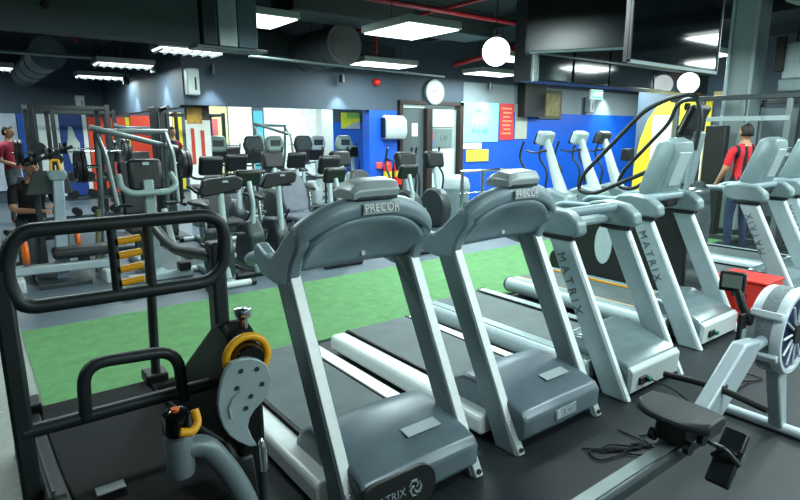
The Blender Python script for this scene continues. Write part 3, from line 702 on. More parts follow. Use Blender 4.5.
P('warning_label', MB().box((.60, 2.62, .292), (.03, .2, .004), RX(-10)), M('patch_pale'), bevel=0)
P('warning_label', MB().box((.26, 1.98, .455), (.09, .05, .004)), M('logo_grey'), bevel=0)
sh = P('side_shroud', MB().prism([(1.93, .06), (1.90, .55), (1.91, .84), (1.96, .925), (2.04, .945), (2.14, .90), (2.72, .48), (3.2, .25), (3.25, .06)], .69, .80, 'x'), M('shroud_black', '#0b0d0e', .5, spec=.3), bevel=.02)
P('adjuster_knob', MB().lathe([(.016, 0), (.016, .035), (.030, .045), (.033, .06), (.030, .075), (0, .078)], (.765, 1.98, .925), 'z', 14), CHROME)
P('tension_ring', MB().tube(circ((.725, 1.86, .856), .078, 'y', 28), .0145, 10, True), YELLOW)
P('hub', MB().lathe([(0, -.05), (.05, -.05), (.062, -.02), (.062, .03), (0, .03)], (.725, 1.87, .856), 'y', 20), BLACK_G)
LV = [(.649, .874), (.681, .877), (.714, .873), (.747, .857), (.772, .835), (.786, .804), (.792, .775), (.787, .742), (.774, .714), (.749, .69), (.721, .671), (.701, .646), (.692, .614), (.704, .57), (.725, .527), (.695, .534), (.652, .569), (.624, .602), (.605, .64), (.594, .685), (.59, .732), (.596, .774), (.61, .819), (.626, .851)]
lv = P('crescent_lever', MB().prism(LV, 1.805, 1.823, 'y'), M('lever_grey', '#9fb0b4', .4, .2), bevel=.004)
for x, z in ((.678, .833), (.737, .825), (.753, .763), (.709, .729), (.66, .774), (.688, .689)):
    part('bolt_hole', MB().lathe([(0, -.003), (.009, -.003), (.009, .004), (0, .004)], (x, 1.805, z), 'y', 10), DARK_STEEL, lv)
part('lever_rib', MB().tube([(x, 1.803, z) for x, z in ((.632, .669), (.627, .709), (.644, .741), (.674, .759))], .006, 8), M('lever_grey'), lv)
part('lever_axle', MB().tube([(.71, 1.826, .79), (.72, 1.90, .82)], .03, 12), BLACK, lv)
P('silver_tip', MB().lathe([(.019, .0), (.019, .075), (.014, .105), (.006, .125), (0, .13)], (.737, 1.80, .43), 'z', 14), CHROME)
P('tip_stem', MB().tube([(.737, 1.80, .05), (.737, 1.80, .44)], .014, 10), DARK_STEEL)
arm = P('brake_arm', MB().tube(rnd([(.45, 1.78, .63), (.53, 1.77, .62), (.60, 1.75, .50), (.65, 1.72, .36), (.67, 1.70, .04)], .07, 5), .038, 14), M('arm_grey', '#6f7d82', .4, .2))
P('arm_head', MB().lathe([(0, .54), (.042, .54), (.046, .56), (.046, .675), (.04, .69), (0, .69)], (.445, 1.78, 0), 'z', 18), M('arm_grey'))
P('knob_base', MB().lathe([(.044, .69), (.05, .71), (.046, .76), (.02, .775), (0, .775)], (.447, 1.78, 0), 'z', 16), BLACK_G)
P('knob_dot', MB().lathe([(0, .782), (.014, .782), (.014, .77), (0, .77)], (.44, 1.77, 0), 'z', 10), ORANGE)
P('yellow_lever', MB().tube(rnd([(.435, 1.71, .725), (.47, 1.705, .715), (.495, 1.72, .735), (.49, 1.735, .775)], .025, 4), .014, 10), YELLOW)
P('foot_bar', MB().box((.41, 3.3, .03), (.78, .08, .06)), SLB, bevel=.008)
P('foot_bar', MB().box((.41, 2.0, .03), (.80, .10, .06)), SLB, bevel=.008)

# ================================================================ ROWING MACHINE (front right)
RW = thing('rowing_machine', 'rowing machine with grey flywheel and black sliding seat', 'rowing machine', (2.4, 1.02, 0)); P = wp(RW)
Y = 1.02
P('mono_rail', MB().prism([(Y - .04, .30), (Y + .04, .30), (Y + .045, .345), (Y + .03, .365), (Y - .03, .365), (Y - .045, .345)], .95, 2.62, 'x'), DARK_STEEL, bevel=.006)
P('rail_track', MB().box((1.78, Y, .368), (1.66, .05, .008)), GREY_STEEL, bevel=0)
P('rear_leg', MB().tube([(1.02, Y, .31), (.98, Y, .05)], .03, 10), GREY_STEEL)
P('rear_foot', MB().box((.98, Y, .025), (.08, .5, .05)), BLACK, bevel=.01)
P('frame_arm', MB().prism([(2.44, .34), (2.57, .33), (2.93, .57), (2.98, .66), (2.80, .68), (2.46, .45)], Y - .03, Y + .04, 'y'), M('rower_grey', '#aab8bf', .4, .15), bevel=.012)
RG = M('rower_grey'); RL = M('rower_pale', '#c9d5dc', .4, .05)
P('frame_neck', MB().tube([(2.93, Y, .62), (3.2, Y, .64)], .03, 10), RG)
P('front_leg', MB().prism([(3.22, .5), (3.34, .5), (3.50, .04), (3.42, .04)], Y - .035, Y + .035, 'y'), RG, bevel=.01)
P('front_foot', MB().tube([(3.46, Y - .36, .03), (3.46, Y + .36, .03)], .03, 12), RL)
for s in (-1, 1): P('foot_wheel', MB().lathe([(0, -.02), (.045, -.02), (.045, .02), (0, .02)], (3.46, Y + s * .37, .045), 'y', 16), BLACK)
# flywheel cage
FX, FZ, FR = 3.285, .645, .225
cage = MB().lathe([(FR - .03, -.07), (FR - .03, -.08), (FR - .01, -.08), (FR, -.065), (FR, .065), (FR - .01, .08), (FR - .03, .08), (FR - .03, .07), (FR - .03, -.07)], (FX, Y, FZ), 'y', 40, False)
fw_ = P('flywheel_cage', cage, RL)
P('perforated_band', MB().lathe([(FR + .003, -.034), (FR + .003, .034)], (FX, Y, FZ), 'y', 40, False), M('mesh_grey', '#7f8a8f', .5, .3, .5, 160))
P('flywheel', MB().lathe([(0, -.062), (FR - .032, -.062), (FR - .032, .062), (0, .062)], (FX, Y, FZ), 'y', 36), M('flywheel_blue', '#1b2a55', .4, .2, .15, 12))
for k in range(12):
    a = R(30 * k); P('cage_spoke', MB().tube([(FX + .05 * math.cos(a), Y - .075, FZ + .05 * math.sin(a)), (FX + (FR - .05) * math.cos(a), Y - .078, FZ + (FR - .05) * math.sin(a))], .006, 6), RL)
P('cage_hub', MB().lathe([(0, -.09), (.055, -.09), (.06, -.06), (0, -.06)], (FX, Y, FZ), 'y', 20), BLACK)
for a in (150, 205): 
    q = R(a); P('cage_clip', MB().box((FX + (FR + .008) * math.cos(q), Y, FZ + (FR + .008) * math.sin(q)), (.03, .15, .04), RY(-a)), RL, bevel=.008)
P('chain_guide', MB().box((3.10, Y + .02, .66), (.06, .07, .10)), RL, bevel=.01)
P('monitor_arm', MB().tube([(3.12, Y + .03, .62), (3.05, Y + .10, .78), (3.07, Y + .14, .86)], .022, 10), BLACK)
P('arm_plate', MB().prism([(2.985, .56), (3.055, .56), (3.06, .76), (2.99, .76)], Y + .075, Y + .095, 'y'), BLACK, bevel=.004)
P('arm_plate_label', MB().box((3.02, Y + .072, .63), (.04, .004, .10)), PALE)
mn = P('performance_monitor', MB().box((3.07, Y + .17, .90), (.035, .12, .105), RZ(12)), BLACK, bevel=.01)
part('display', MB().box((3.05, Y + .165, .905), (.004, .09, .068), RZ(12)), M('lcd_grey', '#7f8d84', .3), mn)
# foot rests
for s in (-1, 1):
    fr = P('foot_rest', MB().prism([(2.40, .17), (2.42, .15), (2.58, .34), (2.56, .37)], Y + s * .12 - .05, Y + s * .12 + .05, 'y'), BLACK, bevel=.008)
    part('strap', MB().tube(rnd([(2.48, Y + s * .12 - .055, .25), (2.45, Y + s * .12, .32), (2.48, Y + s * .12 + .055, .25)], .03), .012, 6), VINYL, fr)
P('foot_axle', MB().tube([(2.5, Y - .18, .29), (2.5, Y + .18, .29)], .012, 8), CHROME)
# seat
st = MB(); rings = []
for k in range(11):
    u = -1 + 2 * k / 10; yy = Y + u * .155; wx = .115 * (1 - abs(u) ** 3 * .35); dip = .018 * (1 - u * u)
    rings.append([(2.27 - wx, yy, .475), (2.27 - wx * 1.02, yy, .505 - dip * .4), (2.27 - wx * .8, yy, .525 - dip), (2.27 + wx * .6, yy, .525 - dip), (2.27 + wx * .95, yy, .508), (2.27 + wx * .9, yy, .475)])
st.loft(rings); P('sliding_seat', st, VINYL, bevel=.008)
P('seat_carriage', MB().box((2.27, Y, .43), (.16, .13, .10)), BLACK, bevel=.01)
for s in (-1, 1):
    for x in (2.21, 2.33): P('seat_roller', MB().lathe([(0, -.012), (.028, -.012), (.028, .012), (0, .012)], (x, Y + s * .075, .385), 'y', 14), BLACK)
P('handle', MB().tube(rnd([(2.57, Y + .23, .505), (2.60, Y, .515), (2.57, Y - .22, .50)], .1), .0155, 10), BLACK)
P('handle_clamp', MB().box((2.61, Y, .515), (.05, .07, .035)), BLACK, bevel=.006)
P('chain', MB().tube([(2.63, Y, .515), (3.03, Y + .02, .64)], .004, 6), GREY_STEEL)

# red box behind the rower's monitor
rb = thing('plyo_box', 'red box on the floor behind the rowing machine monitor', 'box', (5.28, 1.92, 0))
part('shell', MB().prism([(-.24, 0), (.24, 0), (.20, .42), (-.20, .42)], -.18, .18, 'x'), RED, rb, .015)
part('lid', MB().box((0, 0, .43), (.38, .42, .02)), RED, rb, .006)
part('handle_slot', MB().box((-.183, 0, .30), (.01, .12, .035)), BLACK, rb, .004)

# ================================================================ STAIR CLIMBER
SC = thing('stair_climber', 'stair climbing machine with long black handrails behind the treadmills', 'stair climber', (5.575, 3.2, 0)); P = wp(SC)
for x, fy in ((5.2, 0), (5.95, .32)):
    P('hand_rail', MB().tube(rnd([(x, 2.60 + fy, 1.42), (x, 3.46, 1.02), (x, 3.66, 1.04), (x, 3.60, 1.22), (x, 2.97 + fy * .4, 1.86 - fy * .3), (x, 2.72 + fy, 1.97), (x, 2.5 + fy, 2.0), (x, 2.43 + fy, 1.80), (x, 2.46 + fy, 1.5)], .10, 5), .021, 12), BLACK_T)
    P('rail_post', MB().tube([(x, 2.95, 1.0), (x, 2.86, 1.36)], .02, 10), DARK_STEEL)
    P('rail_post', MB().tube([(x, 2.52 + fy, .9), (x, 2.47 + fy, 1.52)], .024, 10), PALE_D)
    q = P('side_shroud', MB().prism([(4.0, .04), (3.95, .32), (3.62, .62), (3.3, .9), (2.9 + fy * .6, 1.12 - fy * .3), (2.55 + fy, 1.14 - fy * .3), (2.45 + fy, 1.0), (2.42 + fy, .04)], x - .03, x + .03, 'x'), BLACK, bevel=.02)
    part('pale_inset', MB().prism([(3.28 + .10 * math.cos(R(a)), .52 + .21 * math.sin(R(a))) for a in range(0, 360, 20)], x - .036, x - .028, 'x'), PALE, q)
for i in range(5):
    y0 = 3.92 - i * .24; z0 = .28 + i * .20
    P('step', MB().box((5.575, y0 - .11, z0), (.66, .26, .05)), DARK_STEEL, bevel=.008)
    P('riser', MB().box((5.575, y0 - .225, z0 - .1 + .2), (.64, .02, .19)), BLACK)
P('front_cover', MB().prism([(2.52, .05), (2.50, .8), (2.54, 1.12), (2.64, 1.20), (2.74, 1.16), (2.76, .05)], 5.25, 5.80, 'x'), M('climber_gloss', '#3f4a4c', .18, .1, .1, 6, coat=.4), bevel=.04)
P('base', MB().box((5.575, 3.15, .04), (.70, 1.7, .08)), BLACK, bevel=.01)
P('console_mast', MB().box((5.40, 2.56, 1.42), (.14, .07, .5), RX(8)), PALE_D, bevel=.02)
dc = P('console', MB().box((5.38, 2.58, 1.76), (.34, .06, .30), RX(24)), BLACK, bevel=.03)
part('display', MB().box((5.38, 2.615, 1.775), (.28, .008, .22), RX(24)), SCREEN, dc)
P('cup_holder', MB().lathe([(.0, 0), (.04, 0), (.05, .12), (.044, .12), (.036, .01), (0, .01)], (5.28, 2.6, 1.42), 'z', 14), BLACK)
P('phone_box', MB().box((5.22, 3.12, 1.44), (.10, .09, .12)), BLACK, bevel=.01)
P('phone_box', MB().box((5.93, 2.85, 1.48), (.08, .08, .14)), BLACK, bevel=.01)

# ================================================================ ARC TRAINERS, ELLIPTICALS, BIKES (local: front toward -y)
def arc_trainer(label, loc, head=PALE, rz=0):
    t = thing('arc_trainer', label, 'arc trainer', loc, rz, 'arc trainers along the blue wall')
    part('base', MB().box((0, .5, .05), (.55, 1.7, .09)), PALE_D, t, .02)
    part('drive_shroud', MB().prism([(-.35, .06), (-.40, .35), (-.25, .62), (.15, .70), (.55, .55), (.8, .2), (.8, .06)], -.16, .16, 'x'), PALE_D, t, .05)
    part('mast', MB().tube([(0, -.1, .5), (0, .12, 1.0), (0, .30, 1.45), (0, .33, 1.52)], [.12, .085, .065, .06], 14), WHITE_P, t)
    part('console', MB().box((0, .36, 1.56), (.34, .16, .24), RX(20)), head, t, .04)
    part('screen', MB().box((0, .455, 1.56), (.32, .03, .22), RX(20)), BLACK, t, .01)
    for s in (-1, 1):
        part('moving_arm', MB().tube(rnd([(s*.27, .55, .45), (s*.29, .50, .95), (s*.27, .72, 1.22), (s*.27, .62, 1.50)], .12), .02, 10), BLACK_T, t)
        part('fixed_grip', MB().tube(rnd([(s*.07, .26, 1.35), (s*.20, .42, 1.30), (s*.20, .62, 1.34)], .07), .016, 8), BLACK, t)
        f = part('pedal', MB().box((s * .19, .85, .42), (.16, .42, .05)), BLACK, t, .02)
        part('pedal_tip', MB().box((s * .19, .62, .46), (.14, .08, .06)), YELLOW, f, .02)
        part('link_arm', MB().tube([(s*.19, 1.0, .38), (s*.17, .2, .5)], .028, 10), PALE_D, t)
    return t
arc_trainer('pale arc trainer by the blue wall, leftmost of the three', (8.22, 6.15, 0))
arc_trainer('pale arc trainer by the blue wall, middle of the three', (9.22, 6.15, 0))
arc_trainer('pale arc trainer with a dark console, rightmost of the three', (9.98, 6.15, 0), DARK_STEEL)

def elliptical(label, loc, rz=0, shell=DARK_STEEL):
    t = thing('elliptical_trainer', label, 'elliptical', loc, rz, 'elliptical trainers before the opening')
    part('base_rail', MB().box((0, .6, .05), (.10, 1.7, .08)), PALE_D, t, .015)
    for y in (-.2, 1.4):
        part('foot_bar', MB().tube([(-.30, y, .04), (.30, y, .04)], .035, 10), PALE_D, t)
    part('drum_shroud', MB().lathe([(0, -.09), (.30, -.09), (.34, -.05), (.34, .05), (.30, .09), (0, .09)], (0, .1, .42), 'x', 26), shell, t)
    part('mast', MB().tube([(0, -.05, .35), (0, .05, .8), (0, .14, 1.2)], [.06, .05, .045], 12), PALE, t)
    part('console', MB().prism([(.06, 1.10), (.20, 1.06), (.28, 1.30), (.20, 1.36), (.10, 1.34)], -.17, .17, 'x'), BLACK, t, .03)
    part('display', MB().box((0, .13, 1.21), (.12, .05, .035)), PALE, t, .006)
    for s in (-1, 1):
        part('moving_arm', MB().tube(rnd([(s*.24, .25, .45), (s*.27, .2, .95), (s*.25, .38, 1.15), (s*.25, .30, 1.42)], .1), .018, 10), BLACK_T, t)
        part('pedal', MB().box((s * .17, .85, .30), (.14, .40, .04)), BLACK, t, .015)
        part('pedal_arm', MB().tube([(s*.17, 1.2, .2), (s*.17, .15, .40)], .025, 10), GREY_STEEL, t)
    return t
elliptical('dark elliptical with a black console between the two hoop treadmills', (5.62, 7.05, 0))
elliptical('second dark elliptical, just left of the glazed door', (6.22, 7.05, 0))

def upright_bike(label, loc, rz=0, shell=DARK_STEEL, wing=True, mast=PALE, group='upright exercise bikes behind the turf'):
    t = thing('exercise_bike', label, 'exercise bike', loc, rz, group)
    part('base_rail', MB().box((0, .5, .06), (.10, 1.0, .07)), PALE_D, t, .015)
    for y in (0, 1.0):
        fb = part('foot_bar', MB().tube([(-.22, y, .045), (.22, y, .045)], .036, 12), WHITE_P, t)
        for s in (-1, 1): part('rubber_end', MB().tube([(s*.215, y, .045), (s*.27, y, .045)], .04, 12), BLACK, fb)
    part('crank_shroud', MB().prism([(.08, .10), (.05, .42), (.18, .62), (.50, .60), (.66, .35), (.62, .10)], -.09, .09, 'x'), shell, t, .04)
    part('mast', MB().tube([(0, .10, .1), (0, .13, .6), (0, .17, 1.05)], [.042, .036, .034], 12), mast, t)
    if wing:
        part('console_wing', MB().prism([(-.24, 1.02), (-.16, 1.17), (.18, 1.20), (.25, 1.16), (.22, 1.05), (-.18, .99)], .12, .22, 'y'), BLACK, t, .02)
        part('console_badge', MB().box((.04, .115, 1.145), (.06, .01, .02)), PALE, t)
    else:
        part('console', MB().box((0, .16, 1.2), (.34, .10, .28), RX(20)), BLACK, t, .04)
        part('console_badge', MB().box((0, .108, 1.24), (.06, .012, .025)), PALE, t)
    part('handle_bar', MB().tube(rnd([(-.16, .55, 1.06), (-.24, .42, 1.08), (-.22, .2, 1.02), (.22, .2, 1.02), (.24, .42, 1.08), (.16, .55, 1.06)], .08), .018, 10), BLACK, t)
    part('seat_post', MB().tube([(0, .68, .2), (0, .78, .80)], .03, 10), CHROME, t)
    sd = []
    for yy, wd, zz in ((.62, .03, .84), (.72, .05, .86), (.84, .10, .87), (.94, .13, .885), (1.0, .10, .88)):
        sd.append([(-wd, yy, zz - .05), (-wd, yy, zz - .015), (-wd * .5, yy, zz), (wd * .5, yy, zz), (wd, yy, zz - .015), (wd, yy, zz - .05)])
    part('saddle', MB().loft(sd), VINYL, t, .01)
    for s in (-1, 1):
        cr = part('crank', MB().tube([(s*.10, .36, .34), (s*.12, .36 + s*.10, .34 - s*.12)], .014, 8), CHROME, t)
        part('pedal', MB().box((s * .17, .36 + s * .10, .34 - s * .12), (.09, .10, .03)), BLACK, cr, .006)
    return t
upright_bike('upright bike with black wing console nearest the turf, beside the sled treadmill', (2.13, 5.78, 0))
upright_bike('upright bike with black wing console above the first treadmill hoop', (3.02, 6.25, 0))
upright_bike('upright bike with square black console in front of the opening', (4.18, 7.0, 0), wing=False)
upright_bike('upright bike standing behind the two winged ones', (3.35, 8.4, 0), wing=False)
upright_bike('upright bike beneath the header corner', (2.74, 7.8, 0), wing=False, shell=PALE_D)
upright_bike('upright bike close to the blue wall end', (4.46, 8.55, 0), wing=False, shell=PALE)
def recumbent_bike(label, loc, rz=0, pad=VINYL):
    t = thing('recumbent_bike', label, 'exercise bike', loc, rz, 'recumbent bikes behind the turf')
    part('base_beam', MB().box((0, .65, .10), (.12, 1.5, .10)), PALE_D, t, .02)
    for y in (-.05, 1.35): part('foot_bar', MB().tube([(-.27, y, .045), (.27, y, .045)], .04, 12), BLACK, t)
    part('crank_shroud', MB().prism([(-.05, .12), (-.08, .5), (.05, .66), (.3, .6), (.42, .3), (.4, .12)], -.10, .10, 'x'), DARK_STEEL, t, .04)
    part('console_mast', MB().tube([(0, .05, .55), (0, .02, .85), (0, .10, 1.10)], .03, 10), PALE, t)
    part('console', MB().box((0, .12, 1.14), (.30, .08, .2), RX(20)), BLACK, t, .03)
    part('seat', MB().box((0, 1.0, .52), (.42, .40, .09)), pad, t, .04)
    bk = []
    for zz, wd, yy in ((.58, .17, 1.16), (.70, .21, 1.20), (.90, .20, 1.27), (1.05, .15, 1.32), (1.10, .08, 1.34)):
        bk.append([(-wd, yy, zz), (-wd * .9, yy - .03, zz), (wd * .9, yy - .03, zz), (wd, yy, zz), (wd * .9, yy + .05, zz), (-wd * .9, yy + .05, zz)])
    part('backrest', MB().loft(bk), pad, t, .02)
    part('seat_post', MB().box((0, 1.05, .30), (.12, .2, .36)), DARK_STEEL, t, .01)
    for s in (-1, 1):
        part('side_handle', MB().tube(rnd([(s*.12, 1.1, .45), (s*.30, 1.0, .48), (s*.30, .78, .68)], .06), .016, 8), BLACK, t)
        part('pedal', MB().box((s * .18, .12 + s * .12, .42 - s * .1), (.1, .1, .03)), BLACK, t, .006)
    return t
recumbent_bike('recumbent bike with grey blue seat back right of the winged bike', (3.62, 5.95, 0), 0, VINYL_B)
recumbent_bike('recumbent bike with black seat between the two winged bikes', (2.58, 6.15, 0))
recumbent_bike('recumbent bike with black seat under the square console', (4.74, 5.9, 0))

for lab, x, y, sh in (('dark elliptical right of the bike under the header', 3.95, 8.4, BLACK), ('dark elliptical before the right part of the opening', 5.1, 8.2, DARK_STEEL)):
    elliptical(lab, (x, y, 0), 0, sh)
# steel hand rail before the blue wall
hr = thing('barrier_rail', 'stainless steel barrier rail before the blue wall', 'railing', (7.28, 7.1, 0)); P = wp(hr)
for x in (6.78, 7.28, 7.80): P('rail_post', MB().tube([(x, 7.1, 0), (x, 7.1, 1.0)], .032, 12), CHROME)
for z in (1.0, .62, .28): P('rail_bar', MB().tube([(6.72, 7.1, z), (7.86, 7.1, z)], .024 if z == 1 else .014, 10), CHROME)
for x in (6.78, 7.28, 7.80): P('post_foot', MB().lathe([(0, 0), (.07, 0), (.07, .015), (.03, .02), (0, .02)], (x, 7.1, 0), 'z', 14), CHROME)
tb = thing('litter_bin', 'rounded grey bin behind the barrier rail', 'bin', (7.4, 7.9, 0))
part('body', MB().lathe([(0, 0), (.22, 0), (.25, .6), (.25, .62), (0, .62)], (0, 0, 0), 'z', 20), PALE_D, tb)
part('lid', MB().lathe([(.26, .62), (.26, .68), (.22, .80), (.1, .87), (0, .88)], (0, 0, 0), 'z', 20), PALE, tb)

# ================================================================ STRENGTH MACHINES, back left
PLATE_ME = None
def weight_plate(loc, axis_rz, r, label, group):
    t = thing('weight_plate', label, 'weight plate', loc, axis_rz, group)
    part('disc', MB().lathe([(.03, -.02), (r * .35, -.02), (r * .4, -.012), (r * .8, -.012), (r * .86, -.022), (r, -.022), (r, .022), (r * .86, .022), (r * .8, .012), (r * .4, .012), (.03, .02)], (0, 0, 0), 'x', 24), BLACK, t)
    part('rim_ring', MB().lathe([(r * .62, -.0135), (r * .72, -.0135), (r * .72, -.012), (r * .62, -.012)], (0, 0, 0), 'x', 24), M('plate_grey_ring', '#5a6266', .5), t)
    return t
def lever_machine(label, loc, rz, h=1.72):
    t = thing('lever_press', label, 'strength machine', loc, rz, 'plate loaded machines at the back left')
    G = GREY_STEEL
    for s in (-1, 1):
        part('upright', MB().tube(rnd([(s*.42, .5, .04), (s*.42, .1, h * .55), (s*.42, .0, h * .97)], .1), .035, 10), G, t)
        part('base_skid', MB().tube([(s*.45, -.6, .04), (s*.45, .75, .04)], .04, 10), DARK_STEEL, t)
        part('swing_arm', MB().tube(rnd([(s*.42, .02, h * .97), (s*.40, -.35, h * .8), (s*.36, -.55, h * .45)], .1), .03, 10), G, t)
        part('hand_grip', MB().tube([(s*.36, -.55, h * .45), (s*.20, -.58, h * .45)], .022, 10), BLACK, t)
        part('plate_horn', MB().tube([(s*.44, -.1, h * .72), (s*.72, -.1, h * .72)], .022, 10), CHROME, t)
    part('top_beam', MB().tube([(-.45, 0, h * .97), (.45, .0, h * .97)], .035, 10), G, t)
    part('diagonal_beam', MB().tube([(-.5, -.05, h), (.55, -.05, h * .84)], .036, 10), G, t)
    part('cross_base', MB().tube([(-.45, .6, .04), (.45, .6, .04)], .04, 10), DARK_STEEL, t)
    part('seat', MB().box((0, -.15, .46), (.36, .36, .09)), VINYL, t, .03)
    part('back_pad', MB().box((0, .16, .92), (.34, .09, .72), RX(-8)), VINYL, t, .03)
    part('seat_post', MB().box((0, -.1, .23), (.09, .12, .44)), DARK_STEEL, t, .01)
    part('spine', MB().box((0, .28, .6), (.08, .08, 1.12), RX(-6)), DARK_STEEL, t, .01)
    return t
lever_machine('grey lever press frame with a slanting top beam behind the sled treadmill', (1.78, 8.1, 0), 0)
lever_machine('grey lever press farther back near the red wall panel', (2.9, 12.4, 0), 0, 1.8)
lever_machine('grey lever press at the far left beyond the standing man', (-.3, 13.9, 0), 20, 1.8)
GW = 'weight plates on the lever presses'
for (x, lab) in ((2.36, 'right horn, inner'), (2.42, 'right horn, outer'), (1.16, 'left horn, inner'), (1.10, 'left horn, outer')):
    weight_plate((x, 8.0, 1.24), 0, .20, 'black weight plate on the slanting-beam lever press, ' + lab, GW)
for (x, lab) in ((3.48, 'right horn'), (2.30, 'left horn, outer'), (2.36, 'left horn, inner')):
    weight_plate((x, 12.3, 1.3), 0, .21, 'black weight plate on the lever press by the red wall panel, ' + lab, GW)

# curved-arm machine seen from the front (black pad, grey wishbone)
t = thing('pad_machine', 'machine with black pad and grey wishbone bar behind the yellow rungs', 'strength machine', (1.63, 6.85, 0))
part('base_rail', MB().box((0, .45, .06), (.14, 1.4, .10)), PALE, t, .02)
part('front_foot', MB().box((0, -.22, .05), (.7, .12, .09)), PALE, t, .02)
part('mast', MB().box((0, 0, .58), (.11, .10, 1.1), RX(-3)), M('mast_teal', '#8fa5a3', .4, .15), t, .015)
part('back_pad', MB().box((0, .10, 1.17), (.38, .10, .38), RX(-6)), BLACK, t, .05)
part('pad_badge', MB().box((.0, .045, 1.31), (.07, .01, .035)), PALE, t)
part('wishbone', MB().tube(rnd([(-.28, .10, 1.18), (-.30, -.05, 1.06), (-.2, -.08, .99), (.2, -.08, .99), (.30, -.05, 1.06), (.28, .10, 1.18)], .1, 5), .035, 12), M('mast_teal'), t)
part('seat', MB().box((0, .5, .50), (.34, .34, .08)), VINYL, t, .03)
part('seat_post', MB().box((0, .5, .28), (.08, .08, .40)), DARK_STEEL, t, .01)
part('side_leg', MB().tube([(.12, -.1, .8), (.22, -.2, .08)], .035, 10), WHITE_P, t)
part('foot_pad', MB().box((.25, -.25, .14), (.14, .12, .10)), BLACK, t, .02)
# mast machine with long pale rail, far left
t = thing('row_machine', 'seated row machine with pale slanted mast and long rail, back left', 'strength machine', (.72, 7.2, 0))
part('mast', MB().prism([(-.07, .0), (.06, .0), (.12, 1.2), (.02, 1.2)], -.055, .055, 'y'), M('mast_pale_blue', '#9fb0bf', .4, .1), t, .012)
t.children[0].rotation_euler = (0, 0, 0)
part('head', MB().prism([(-.01, 1.14), (.13, 1.14), (.16, 1.21), (.14, 1.25), (-.02, 1.25), (-.04, 1.21)], -.07, .07, 'y'), PALE_D, t, .02)
part('yellow_clip', MB().tube(rnd([(.01, 0, 1.25), (.02, 0, 1.36), (.09, 0, 1.36), (.10, 0, 1.25)], .02), .014, 8), YELLOW, t)
part('long_rail', MB().box((.02, -.12, .20), (1.0, .12, .10), RZ(-6)), PALE, t, .02)
part('rail_foot', MB().box((-.42, -.08, .075), (.10, .5, .15)), WHITE_P, t, .02)
part('rail_foot', MB().box((.42, -.15, .075), (.10, .5, .15)), WHITE_P, t, .02)
part('bench_pad', MB().box((.22, -.12, .36), (.62, .28, .11), RZ(-4)), VINYL, t, .04)
part('pad_post', MB().box((.22, -.12, .27), (.1, .1, .10)), DARK_STEEL, t, .01)
part('orange_wheel', MB().lathe([(0, -.03), (.12, -.03), (.14, 0), (.12, .03), (0, .03)], (-.33, -.12, .40), 'x', 20), ORANGE, t)
part('wheel_bracket', MB().tube([(-.33, -.12, .26), (-.33, -.12, .40)], .02, 8), DARK_STEEL, t)
part('orange_wheel', MB().lathe([(0, -.02), (.08, -.02), (.09, 0), (.08, .02), (0, .02)], (.20, .1, .45), 'x', 20), ORANGE, t)
part('wheel_bracket', MB().tube([(.20, .1, .2), (.20, .1, .45)], .02, 8), DARK_STEEL, t)
part('green_lever', MB().tube([(.40, .3, .0), (.48, .32, .75)], .03, 10), M('olive_steel', '#6f7a5a', .5, .2), t)
part('shield_pad', MB().prism([(-.24, .98), (.22, .98), (.17, 1.24), (-.14, 1.24)], .16, .22, 'y'), M('shield_grey', '#3a4542', .6), t, .012)
for i in range(5): part('pulley', MB().lathe([(0, -.03), (.07, -.03), (.055, 0), (.07, .03), (0, .03)], (-.12 + .075 * i, .26 + .05 * (i % 2), 1.36 + .06 * ((i * 2) % 3)), 'y' if i % 2 else 'x', 14), BLACK, t)
part('pulley_bar', MB().tube([(-.2, .28, 1.3), (.28, .28, 1.5)], .02, 8), BLACK_T, t)
part('dark_post', MB().box((-.12, .35, .55), (.06, .06, 1.1)), DARK_STEEL, t, .008)
part('base_plate', MB().box((.0, .1, .03), (.5, .8, .06)), DARK_STEEL, t, .01)
# floor pads, steppers, small weights
def step_pad(x, y, rz, label):
    t = thing('step_bar', label, 'floor bar', (x, y, .008), rz, 'small machine feet on the dark floor')
    part('bar', MB().tube([(-.2, 0, .03), (.2, 0, .03)], .03, 10), GREY_STEEL, t)
    for s in (-1, 1): part('rubber_end', MB().tube([(s*.2, 0, .03), (s*.26, 0, .03)], .036, 10), BLACK, t)
step_pad(1.35, 6.02, 5, 'low black ended bar on the floor under the sled loop, right one')
step_pad(.62, 6.05, -5, 'low black ended bar on the floor under the sled loop, left one')

# squat rack with dumbbell shelves
def squat_rack(label, loc, rz=0):
    t = thing('squat_rack', label, 'rack', loc, rz, 'racks at the back left')
    for sx in (-1, 1):
        for y in (0, 1.0):
            part('post', MB().box((sx * .6, y, 1.08), (.08, .08, 2.16)), BLACK_T, t, .006)
        part('side_rail', MB().box((sx * .6, .5, 2.1), (.06, 1.0, .06)), BLACK_T, t, .004)
        part('base_rail', MB().box((sx * .6, .5, .04), (.08, 1.2, .08)), BLACK_T, t, .004)
        part('safety_bar', MB().tube([(sx * .6, 0, .8), (sx * .6, 1.0, .8)], .025, 10), CHROME, t)
    part('top_bar', MB().box((0, 0, 2.1), (1.2, .06, .06)), BLACK_T, t, .004)
    part('top_bar', MB().box((0, 1.0, 2.1), (1.2, .06, .06)), BLACK_T, t, .004)
    part('barbell', MB().tube([(-.95, -.07, 1.32), (.95, -.07, 1.32)], .015, 8), CHROME, t)
    return t
squat_rack('black squat rack with a barbell behind the seated row machine', (1.6, 11.8, 0))
squat_rack('black squat rack under the far end of the receding header', (2.2, 14.3, 0))
for x, lab in ((.78, 'left inner'), (.72, 'left outer'), (2.42, 'right inner'), (2.48, 'right outer')):
    weight_plate((x, 11.73, 1.32), 0, .22, 'black weight plate on the squat rack barbell, ' + lab, 'weight plates on the squat rack barbell')
